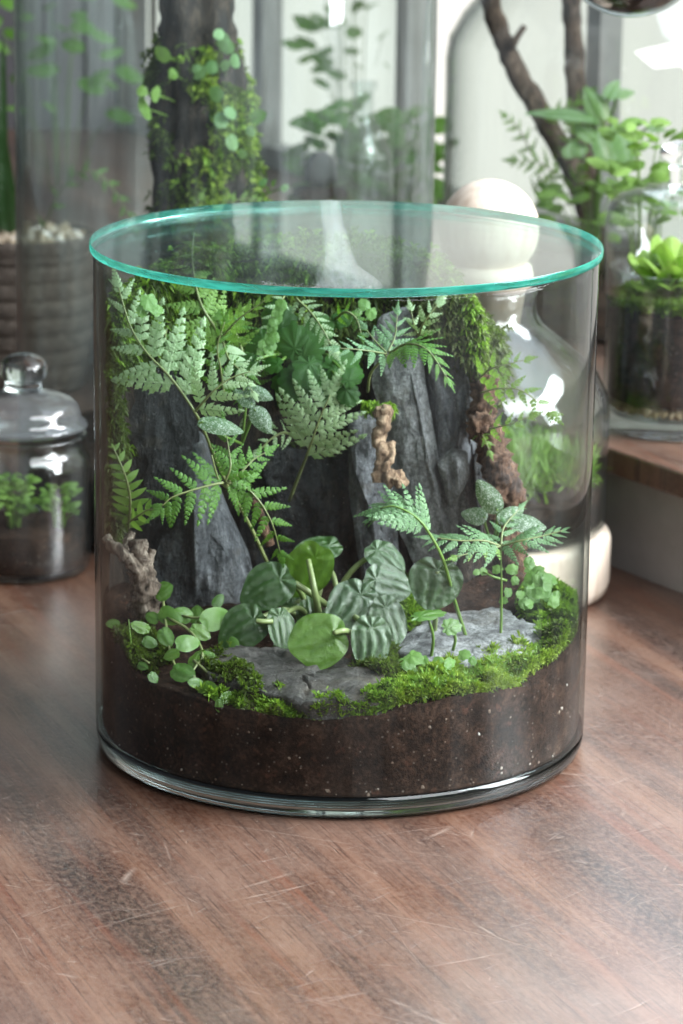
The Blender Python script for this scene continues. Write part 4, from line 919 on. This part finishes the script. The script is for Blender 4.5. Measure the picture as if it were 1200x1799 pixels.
driftwood('driftwood', 'gnarled rust-brown root standing beside the ridged slate at the wall end', [('branch', [(858, 662, .055), (852, 700, .05), (848, 740, .048), (862, 780, .042), (878, 830, .036), (886, 880, .036), (890, 950, .036), (896, 1010, .036)], .0080, .0105, .6), ('root', [(872, 800, .03), (876, 835, .026), (872, 870, .028), (862, 905, .03)], .0085, .0060, .5),
          ('root', [(884, 830, .03), (900, 862, .03), (912, 890, .034)], .0070, .0050, .45), ('knot', [(838, 752, .03), (846, 742, .026), (858, 748, .03)], .0065, .0055, .7)], RUST, (890, 1010, .036))
driftwood('twig', 'thin brown twig leaning behind the dark glossy fern', [('branch', [(440, 870, .03), (458, 910, .02), (475, 960, .015)], .0034, .0028, .4)], RUST, (475, 960, .015))

# ---------------------------------------------------------------- vessels around the jar
def vessel(parent, prof, loc, mat, name='vessel', seg=96):
    V, F = lathe(prof, seg); V = V+np.asarray(loc); return obj(name, V, F, mat, parent)
def soil_plug(name, loc, r, z0, z1, mat, amp=.003, label=None, kind='stuff', parent=None):
    V, F = lathe([(0, z0), (r*.97, z0), (r, z0+.002), (r, z0+(z1-z0)*.5), (r, z1-.001), (r*.9, z1), (r*.7, z1+.001), (r*.5, z1+.002), (r*.25, z1+.002), (0, z1+.002)], 72)
    V = np.array([(x, y, z+(amp*fbm((x*60, y*60, 1), 4) if z > z1-.003 and math.hypot(x, y) < r*.95 else 0)) for x, y, z in V])+np.asarray(loc)
    o = obj(name, V, F, mat, parent); o['kind'] = kind; return o

# small lidded jar on the left
JL = np.array([W(44, 970, .383)[0], .383, 0])
sj = thing('glass_canister', 'small lidded glass canister with knob lid, holding soil and sprouts', 'jar', JL)
vessel(sj, [(0, .0006), (.040, .0006), (.0445, .002), (.0465, .007), (.0472, .02), (.0472, .075), (.0462, .083), (.042, .090), (.0395, .0925), (.0405, .0955), (.044, .0975), (.0448, .0990), (.044, .1005), (.041, .1005), (.0375, .098), (.037, .0925), (.0395, .0885), (.0435, .082), (.0446, .075), (.0446, .02), (.043, .008), (.038, .0055), (0, .005)], JL, CLEARJAR)
ld = thing('canister_lid', 'stepped glass lid with round knob on the small canister', 'lid', JL+np.array([0, 0, .101]))
vessel(ld, [(0, .1014), (.0360, .1014), (.0365, .1040), (.0440, .1045), (.0452, .1062), (.0440, .1082), (.0410, .1100), (.0400, .1150), (.0385, .1200), (.034, .1245), (.026, .1275), (.0175, .1290), (.0165, .1305), (0, .1310)], JL, LIDSHEEN, 'lid_body')
vessel(ld, [(0, .1313), (.0138, .1313), (.0132, .1330)]+[(max(0, .0172*math.cos(a)), .1460+.0118*math.sin(a)) for a in np.linspace(-.75, math.pi/2, 16)], JL, SOLIDGLASS, 'knob')
soil_plug('soil', JL, .0436, .0062, .034, SOIL)
TS = leaf_mesh('leaf', FERN_BRIGHT, 3, .05, .2, .05, .15, nA=24, nR=3, seed=1)
def sprout(label, c, n, h, sp, me, s, cat='plant', group=None, leafsc=1.0, name='sprout'):
    t = thing(name, label, cat, c, group); c = np.asarray(c)
    for i in range(n):
        a = random.uniform(0, 6.28); rr = sp*math.sqrt(random.random()); hh = h*random.uniform(.35, 1)
        tipp = c+np.array([rr*math.cos(a), rr*math.sin(a), hh])
        if i % 3 == 0: stem(t, [c+np.array([rr*.3*math.cos(a), rr*.3*math.sin(a), 0]), (c+tipp)/2+np.array([0, 0, hh*.15]), tipp], .0006, .0004, STEM_GREEN, n=6, seg=4)
        d = np.array([math.cos(a), math.sin(a), random.uniform(-.4, .6)]); x, y, z = frame(d, np.array([random.uniform(-.3, .3), -.6, .8])); q = s*random.uniform(.7, 1.3)
        link('leaf', me, t, mat4(tipp, x, y, z, q, q*.65*leafsc, q))
    return t
SG = 'sprouts in the small canister'
sprout('taller leafy green sprout clump in the small canister', JL+np.array([-.006, -.018, .034]), 70, .040, .016, TS, .0040, group=SG)
sprout('shorter leafy green sprout clump nearest the side of the small canister', JL+np.array([.025, -.012, .034]), 60, .032, .013, TS, .0034, group=SG)

# bottle with wooden ball stopper
BB = np.array([.098, .350, 0])
wb = thing('wooden_stand', 'pale round wooden stand under the glass bottle', 'stand', BB)
V, F = lathe([(0, .0004), (.083, .0004), (.0885, .003), (.0905, .010), (.0908, .040), (.0895, .0435), (.0875, .045), (0, .045)], 96); obj('stand_block', V+BB, F, PALEWOOD, wb)
bt = thing('glass_bottle', 'round-shouldered clear glass bottle of moss on the wooden stand', 'bottle', BB+np.array([0, 0, .0455]))
vessel(bt, [(0, .0456), (.080, .0456), (.0855, .049), (.0868, .056), (.0868, .128), (.0850, .142), (.0780, .156), (.0660, .168), (.0500, .181), (.0390, .190), (.0345, .198), (.0330, .208), (.0345, .2145), (.0315, .216), (.0300, .214), (.0302, .198), (.035, .189), (.0470, .179), (.063, .166), (.075, .154), (.0825, .141), (.0845, .128), (.0845, .057), (.082, .051), (0, .050)], BB, CLEARJAR)
sp_ = thing('ball_stopper', 'pale wooden ball stopper on the neck of the glass bottle', 'stopper', BB+np.array([0, 0, .2165]))
V, F = lathe([(0, .190), (.0225, .190), (.0265, .2162), (.0300, .2168), (.0315, .224), (.0300, .231), (.0200, .234), (0, .234)], 64); obj('plug', V+BB, F, PALEWOOD, sp_)
bz = W(850, 402, .352)[2]; br = .0345
V, F = lathe([(max(br*math.sin(a), 0), bz-br*math.cos(a)) for a in np.linspace(0, math.pi, 33)], 64); obj('ball', V+BB, F, PALEWOOD, sp_)
soil_plug('soil', BB, .0835, .051, .078, SOIL, .004)
q = rng.random((1500, 2)); rr = .078*np.sqrt(q[:, 0]); th = q[:, 1]*6.283
P = np.stack([BB[0]+rr*np.cos(th), BB[1]+rr*np.sin(th), .082+.012*np.array([.5+fbm((a*14, b*14, 2), 2) for a, b in zip(np.cos(th)*rr*4, np.sin(th)*rr*4)])], 1)
moss('moss', P, np.tile(UP, (1500, 1)), .010, .0022, 5, MOSS, None, .8, .1, False)
moss('moss', P[:300], np.tile(UP, (300, 1)), .026, .0016, 3, FERN_BRIGHT, None, .35, .1, False)

# cloche jar with the rosette plant on the ledge
RJ = np.array([.241, .460, LZ+.0004])
bj = thing('glass_tumbler', 'straight glass tumbler filled with dark soil on the wooden ledge', 'jar', RJ)
vessel(bj, [(0, .0002), (.048, .0002), (.0522, .003), (.0528, .010), (.0525, .118), (.0510, .119), (.0500, .118), (.0500, .018), (.047, .0125), (0, .012)], RJ, CLEARJAR)
soil_plug('soil', RJ, .0494, .024, .090, SOIL)
gq = MB()
for i in range(420):
    a = random.uniform(0, 6.28); r = .0492*random.uniform(.86, 1) if i % 2 else .049*random.random(); s = random.uniform(.0014, .0026)
    gq.add([np.array(v)*s+RJ+np.array([(r-s)*math.cos(a), (r-s)*math.sin(a), .0142+s+random.uniform(0, .006)]) for v in ico], icf)
def grav():
    m, nt, b, out = new_mat('tan_gravel'); k = N(nt); g = k.n('ShaderNodeNewGeometry')
    k.l(k.ramp(g.outputs['Random Per Island'], [(0, (.12, .085, .04)), (.5, (.30, .23, .13)), (1, (.52, .45, .33))]), b.inputs['Base Color']); b.inputs['Roughness'].default_value = .7; return m
GRAVEL = grav(); tag(obj('gravel', gq.V, gq.F, GRAVEL, smooth=False), kind='stuff')
q = rng.random((2600, 2)); rr = .0485*np.sqrt(q[:, 0]); th = q[:, 1]*6.283
P = np.stack([RJ[0]+rr*np.cos(th), RJ[1]+rr*np.sin(th), RJ[2]+.092+.006*rng.random(2600)], 1); moss('moss', P, np.tile(UP, (2600, 1)), .006, .0018, 4, MOSS, None, .9, .1, False)
dm = thing('glass_dome', 'clear glass dome with knob handle covering the soil-filled tumbler', 'dome', RJ+np.array([0, 0, .092]))
vessel(dm, [(.0540, .1010), (.0552, .1010), (.0554, .150), (.0545, .158), (.0510, .166), (.0440, .1715), (.0300, .1760), (.0150, .1785), (0, .1790), (0, .1775), (.0150, .1762), (.0295, .1738), (.0430, .1692), (.0495, .1640), (.0528, .1565), (.0535, .149)], RJ, CLEARJAR, 'dome_body')
vessel(dm, [(0, .1792), (.0105, .1795), (.0098, .1840), (.0102, .1890)]+[(max(0, .0178*math.cos(a)), .2015+.0095*math.sin(a)) for a in np.linspace(-.9, math.pi/2, 16)], RJ, SOLIDGLASS, 'knob', 48)
ros = thing('rosette_plant', 'lime green rosette plant growing on moss inside the glass dome', 'plant', RJ+np.array([0, 0, .096]))
LT = leaf_mesh('leaf', LETTUCE, 3, .05, .30, .0, .0, att=.85, nA=36, nR=6, fold=.15, seed=2); rc = RJ+np.array([-.006, -.012, .100])
for i in range(26):
    ring = 0 if i < 9 else 1 if i < 18 else 2; a = i*2.4; el = (.30, .80, 1.2)[ring]+random.uniform(-.12, .12); L = (.0155, .0190, .0180)[ring]*random.uniform(.85, 1.15)
    d = np.array([math.cos(a)*math.cos(el), math.sin(a)*math.cos(el), math.sin(el)]); up = np.array([-math.cos(a)*math.sin(el), -math.sin(a)*math.sin(el), math.cos(el)])
    x, y, z = frame(d, up); link('leaf', LT, ros, mat4(rc+d*L*1.0+np.array([0, 0, .004]), x, y, z, L, L*.62, L))

# tall cloche with the mossy trunk
CC = np.array([W(392, 900, .555)[0], .555, 0])
c1 = thing('glass_cloche', 'tall hazy glass cloche standing behind the jar over a mossy trunk', 'cloche', CC)
vessel(c1, [(.1530, .0006), (.1552, .0006), (.1556, .006), (.1556, .40), (.1500, .45), (.1340, .50), (.1000, .54), (.05, .56), (0, .565), (0, .562), (.05, .557), (.099, .537), (.1325, .498), (.1482, .449), (.1536, .40), (.1536, .006)], CC, CLOCHE, 'cloche_body', 128)
tk0 = np.array([W(362, 400, .55)[0], .55, 0])
trunk = thing('mossy_trunk', 'moss-covered dark trunk with small ferns and round leaves under the tall cloche', 'trunk', tk0)
V = []; F = []; nz, na = 70, 48
for j in range(nz+1):
    z = .004+.52*j/nz; zc = W(362, 200, .55)[2]
    px_half = np.interp(z, [0, .13, .20, .27, .31, .35, .40, .52], [.050, .046, .042, .037, .034, .030, .026, .024])
    offx = np.interp(z, [0, .2, .3, .36, .52], [.0, .0, -.004, -.008, -.012])
    for k in range(na):
        a = 2*math.pi*k/na; d = np.array([math.cos(a), math.sin(a), 0]); q = d*px_half
        rr = px_half*(1+.34*fbm((q[0]*45, q[1]*45, z*22), 5)+.10*fbm((q[0]*120, q[1]*120, z*70), 3)); V.append(tk0+np.array([offx, 0, z])+d*rr)
for j in range(nz):
    for k in range(na):
        k2 = (k+1) % na; F.append((j*na+k, j*na+k2, (j+1)*na+k2, (j+1)*na+k))
to = obj('bark', V, F, BARK, trunk)
tf = np.array([p.center for p in to.data.polygons]); tn = np.array([p.normal for p in to.data.polygons])
front = (tn[:, 1] < .3)
def tsel(mask, n):
    idx = rng.choice(np.nonzero(mask)[0], n); return tf[idx]+rng.normal(size=(n, 3))*.003, tn[idx]
pat = np.array([fbm((p_[0]*28, p_[1]*28, p_[2]*22), 3) for p_ in tf])
P, Nn = tsel(front & (pat > -.08) & (tf[:, 2]+.03*rng.random(len(tf)) < .365), 2600); moss('moss', P, Nn, .0062, .0022, 5, MOSS_DARK, None, 1.0, .3, False, trunk)
P, Nn = tsel(front & (pat > .06) & (tf[:, 0] > tk0[0]-.010) & (tf[:, 2] < .35), 1500); moss('moss', P, Nn, .0070, .0024, 6, MOSS_LIME, None, 1.1, .2, False, trunk)
P, Nn = tsel(front & (pat > .05) & (tf[:, 2]+.03*rng.random(len(tf)) < .37), 700); moss('moss', P, Nn, .0068, .0024, 6, MOSS, None, 1.1, .3, False, trunk)
RL = leaf_mesh('leaf', leaf_mat('silvery_round_leaf', (.09, .24, .06), (.30, .48, .22), .3, .3, .5), 5, .04, .15, .15, 0, scal=.05, nsc=7, nA=32, nR=4, seed=1)
for px, py, rx, ry in ((380, 165, 13, 14), (408, 250, 15, 11), (388, 212, 15, 12), (352, 128, 9, 14), (413, 107, 9, 13), (395, 75, 13, 22), (452, 205, 16, 12), (405, 198, 12, 10), (372, 118, 12, 12), (395, 115, 10, 9), (345, 120, 8, 8), (440, 230, 11, 8), (305, 130, 8, 10), (285, 95, 16, 12), (275, 165, 8, 14), (462, 320, 8, 6), (500, 330, 8, 6), (425, 270, 9, 8), (385, 60, 10, 10), (250, 160, 10, 10), (255, 190, 9, 20)):
    o, C, x, L = place_leaf(RL if px > 340 else TS, trunk, px, py, .55-.048, rx, ry, random.uniform(0, 360), (random.uniform(-.7, .7), -.8, random.uniform(-.1, .9)))
    stem(trunk, [W(px-(px-370)*.35, py+14, .52), C], .0008, .0005, STEM_GREEN, n=5, seg=4)
frond(trunk, [(350, 400, .50), (385, 375, .49), (420, 350, .49), (455, 352, .49)], 'bright_small', 7, unit=26, tip=.5)
frond(trunk, [(300, 420, .50), (330, 385, .49), (350, 350, .49)], 'bright_small', 6, unit=26, tip=.5)
frond(trunk, [(420, 400, .49), (455, 360, .47), (478, 325, .46)], 'green_small', 6, unit=18, tip=.5)
q = rng.random((900, 2)); rr = .15*np.sqrt(q[:, 0]); th = q[:, 1]*6.283
soil_plug('soil', CC, .1525, .003, .055, SOIL, .01)

# second cloche on the ledge with twigs and climbing leaves
C2 = np.array([W(1085, 300, .90)[0], .90, LZ+.0004]); C2[0] = min(C2[0], .228)
c2 = thing('glass_cloche', 'wide sloping-shouldered glass cloche on the ledge over twigs and climbing leaves', 'cloche', C2)
vessel(c2, [(.1440, .0002), (.1462, .0002), (.1466, .005), (.1466, .215), (.1440, .232), (.1330, .252), (.0900, .305), (.050, .350), (.035, .375), (.033, .40), (.031, .40), (.033, .374), (.048, .3485), (.088, .3035), (.1315, .250), (.1424, .230), (.1446, .214), (.1446, .005)], C2, CLEARJAR, 'cloche_body', 128)
soil_plug('soil', C2, .1425, .002, .03, SOIL, .006)
TWIG = bark_mat('brown_twig_bark', (.03, .018, .012), (.10, .062, .042), (.22, .155, .115))
tw = thing('twig', 'thick brown twig slanting upwards inside the wide cloche', 'branch', W(1040, 420, .90)); V, F = tube([W(1060, 470, .90), W(1020, 330, .89), W(960, 215, .88), (W(905, 120, .88)), W(868, 25, .89), W(858, -40, .89)], .0105, .0080, 40, 12, .25, 90); obj('stick', V, F, TWIG, tw)
V, F = tube([W(893, 90, .88), W(905, 70, .87), W(922, 45, .87)], .0045, .0025, 10, 8, .2); obj('side_shoot', V, F, TWIG, tw)
tw = thing('twig', 'upright dark brown twig behind the slanting one in the wide cloche', 'branch', W(1025, 420, .93)); V, F = tube([W(1040, 430, .93), W(1022, 250, .93), W(1010, 120, .93), W(1003, -40, .93)], .0095, .0080, 40, 12, .25, 90); obj('stick', V, F, TWIG, tw)
hv = thing('climbing_plant', 'climber with pale-veined heart-shaped leaves in front of the twigs', 'plant', W(1075, 420, .85))
HL = leaf_mesh('leaf', HEARTLEAF, 5, .05, .18, .25, .30, att=.7, nA=48, nR=7, seed=1)
for px, py, rx, ry, ang, n in ((1080, 256, 44, 38, -70, (.1, -.85, .4)), (1000, 200, 58, 20, 175, (0, -.25, .95)), (1048, 190, 34, 20, 120, (-.3, -.8, .4)), (1030, 235, 20, 14, 140, (0, -.7, .5)), (1150, 225, 16, 8, -10, (0, -.7, .5)), (1075, 160, 18, 14, 60, (0, -.8, .5)), (1095, 165, 16, 9, 10, (0, -.8, .5)), (1010, 265, 14, 24, 100, (0, -.9, .2))):
    o, C, x, L = place_leaf(HL, hv, px, py, .785, rx, ry, ang, n); stem(hv, [W(1048, 420, .86), W(1052, 300, .85), C-x*L*.7], .0018, .0012, STEM_GREEN)
bf = thing('climbing_plant', 'feathery light green foliage around the slanting twig', 'plant', W(980, 400, .88))
for i in range(11):
    a = (random.uniform(930, 1040), random.uniform(180, 400)); dx = random.uniform(-90, 70); dy = random.uniform(-70, 50)
    frond(bf, [(a[0], a[1], .88), (a[0]+dx*.5, a[1]+dy*.5-10, .86), (a[0]+dx, a[1]+dy, .85)], 'bright_small', 5, unit=random.uniform(26, 46), tip=.4, r=.0008)
sprout('small leafy green growth at the foot of the climbing plants', W(1040, 420, .82)-np.array([0, 0, .02]), 34, .075, .05, TS, .0075)

# hanging globe at the top right
hg = thing('glass_globe', 'dark brown glossy glass globe hanging above the glass dome', 'globe', W(1110, 30, .25))
gc = W(1110, -105, .25); gr_ = 135*scale_at(gc)
AMB = glass_mat('amber_glass', (.85, .72, .55))
V, F = lathe([(max(gr_*math.sin(a), 0), -gr_*math.cos(a)) for a in np.linspace(0, math.pi*.9, 30)]+[(max((gr_-.0018)*math.sin(a), 0), -(gr_-.0018)*math.cos(a)) for a in np.linspace(math.pi*.9, 0, 30)], 80); obj('globe_glass', V+gc, F, CLEARJAR, hg)
V, F = lathe([(max((gr_-.003)*math.sin(a), 0), -(gr_-.003)*math.cos(a)) for a in np.linspace(0, math.pi*.50, 18)]+[(0, .001)], 64); obj('soil_fill', V+gc, F, SOIL, hg)
V, F = tube([gc+np.array([0, 0, gr_*.95]), gc+np.array([0, 0, gr_+.9])], .0012, .0012, 4, 6); obj('cord', V, F, TWIG, hg)

# ribbed pot with strap leaves, far left
PT = np.array([W(45, 600, 1.0)[0], 1.0, 0])
pot = thing('ribbed_pot', 'grey-brown ribbed clay pot with pale pebbles behind the small canister', 'pot', PT)
pr = [(0, .0006), (.048, .0006)]; 
for i in range(56):
    z = .004+.118*i/55; t = z/.122; r = .052+.010*math.sin(min(1, t*1.15)*math.pi*.62); r -= .0032*max(0, 1-abs(((z/.0155) % 1)-.5)/.20); pr.append((r, z))
pr += [(.0590, .1235), (.0615, .126), (.0622, .132), (.0612, .137), (.0580, .1375), (.0570, .132), (.056, .122), (0, .120)]
V, F = lathe(pr, 72, .012); obj('pot_body', V+PT, F, bark_mat('grey_brown_clay', (.050, .037, .028), (.105, .078, .060), (.165, .13, .105), (1, 1, 1)), pot)
gq = MB()
for i in range(130):
    a = random.uniform(0, 6.28); r = .053*math.sqrt(random.random()); s = random.uniform(.004, .0085)
    gq.add([np.array(v)*s*np.array([1, .9, .7])+PT+np.array([r*math.cos(a), r*math.sin(a), .126+random.uniform(0, .010)]) for v in ico], icf)
def peb():
    m, nt, b, out = new_mat('pale_pebble'); k = N(nt); g = k.n('ShaderNodeNewGeometry')
    k.l(k.ramp(g.outputs['Random Per Island'], [(0, (.18, .13, .08)), (.6, (.42, .33, .22)), (1, (.8, .77, .74))]), b.inputs['Base Color']); return m
tag(obj('pebbles', gq.V, gq.F, peb(), smooth=False), kind='stuff')
sn = thing('strap_plant', 'dark upright strap-leaved plant in the ribbed pot', 'plant', PT+np.array([0, 0, .13]))
def strap(P, wd, parent, mat=STRAP):
    C = curve_pts([np.asarray(p_, float) for p_ in P], 14); V = []; F = []
    for i, c in enumerate(C):
        T = nrm(C[min(i+1, 13)]-C[max(i-1, 0)]); B = nrm(np.cross(T, np.array([.2, -1, .1]))); q = wd*math.sin(math.pi*(.12+.88*(1-i/13))*.5)**.7*(1 if i < 13 else .05)
        V += [c-B*q+np.array([0, -.15*q, 0]), c+np.array([0, .25*q, 0]), c+B*q+np.array([0, -.15*q, 0])]
    for i in range(13): a = 3*i; F += [(a, a+1, a+4, a+3), (a+1, a+2, a+5, a+4)]
    return obj('leaf', V, F, mat, parent)
for i, (x0, x1, y1, wd) in enumerate(((8, 5, 60, .0055), (-5, -20, -40, .006), (20, 2, 200, .005), (2, -12, 120, .0055), (26, 14, 330, .0045), (-15, -50, 0, .006), (12, 22, 300, .004), (-2, 4, 380, .004))):
    strap([W(x0+10, 440, 1.0+.01*i), W(x0, 340, .99+.01*i), W(x1, y1, .98+.01*i)], wd, sn)
frond(sn, [(60, 440, 1.0), (110, 330, .95), (160, 300, .93), (205, 340, .93), (235, 400, .93)], 'green_small', 9, unit=26, tip=.6, p=.3)

# behind the tall cloche: dark stone cap, bottle, bushes
ms = thing('mushroom_stone', 'dark rounded stone with a mossy foot seen through the tall cloche', 'stone', W(563, 350, 1.0))
cs = W(563, 318, 1.0); r0 = 30*scale_at(cs)
V, F = lathe([(0, -.004), (r0*.98, 0), (r0*1.02, r0*.4), (r0*.94, r0*.95), (r0*.7, r0*1.45), (r0*.35, r0*1.7), (0, r0*1.78)], 40, .05); obj('cap', V+cs, F, plain('dark_grey_stone', (.05, .05, .05), .7, .3, (.10, .10, .10), 60), ms)
V, F = lathe([(r0*1.7, -.17), (r0*1.8, -.06), (r0*1.9, -.02), (r0*1.5, -.006), (0, -.003)], 40, .05); obj('foot', V+cs, F, SOIL, ms)
q = rng.random((500, 2)); rr = r0*1.8*np.sqrt(q[:, 0]); th = q[:, 1]*6.283; P = np.stack([cs[0]+rr*np.cos(th), cs[1]+rr*np.sin(th), cs[2]-.008-.012*(rr/r0/1.8)**2], 1)
moss('moss', P, np.tile(UP, (500, 1)), .008, .003, 3, MOSS_OLIVE, None, .9, .2, False, ms)
sb = thing('small_bottle', 'little clear glass bottle among leaves behind the tall cloche', 'bottle', led(.98, .16, LZ))
lb = np.array([W(636, 300, 1.12)[0], 1.12, LZ]); sb.location = lb; WM[sb.name] = Matrix.Translation(Vector(lb))
vessel(sb, [(0, .0006), (.026, .0006), (.029, .004), (.029, .085), (.026, .105), (.016, .125), (.010, .135), (.0095, .158), (.0125, .160), (.0125, .166), (.009, .166), (.0075, .16), (.0075, .135), (.0135, .124), (.0235, .104), (.0265, .085), (.0265, .008), (0, .006)], lb, CLEARJAR, seg=48)
BUSH = leaf_mesh('leaf', FERN_GREEN, 3, .05, .2, .05, .2, nA=20, nR=3, seed=3)
BG = 'leafy bushes behind the tall cloche'
for (px, py, Y, n, h, sp, s, lab) in ((600, 420, 1.22, 70, .13, .05, .011, 'low leafy green bush just behind the little bottle'), (690, 430, 1.25, 80, .13, .06, .011, 'leafy green bush between the little bottle and the window'), (630, 350, 1.6, 150, .36, .075, .012, 'tall loose green bush against the weathered wall boards'), (110, 330, 1.5, 26, .20, .08, .014, 'sparse dark green plant against the pale wall boards'),
                                  (1130, 480, .62, 70, .12, .04, .008, 'leafy growth on the ledge between the cloche and the glass dome')):
    c = W(px, py, Y); sprout(lab, c, n, h, sp, BUSH if px < 1100 else TS, s, 'bush', BG if px < 1100 else None, name='bush')
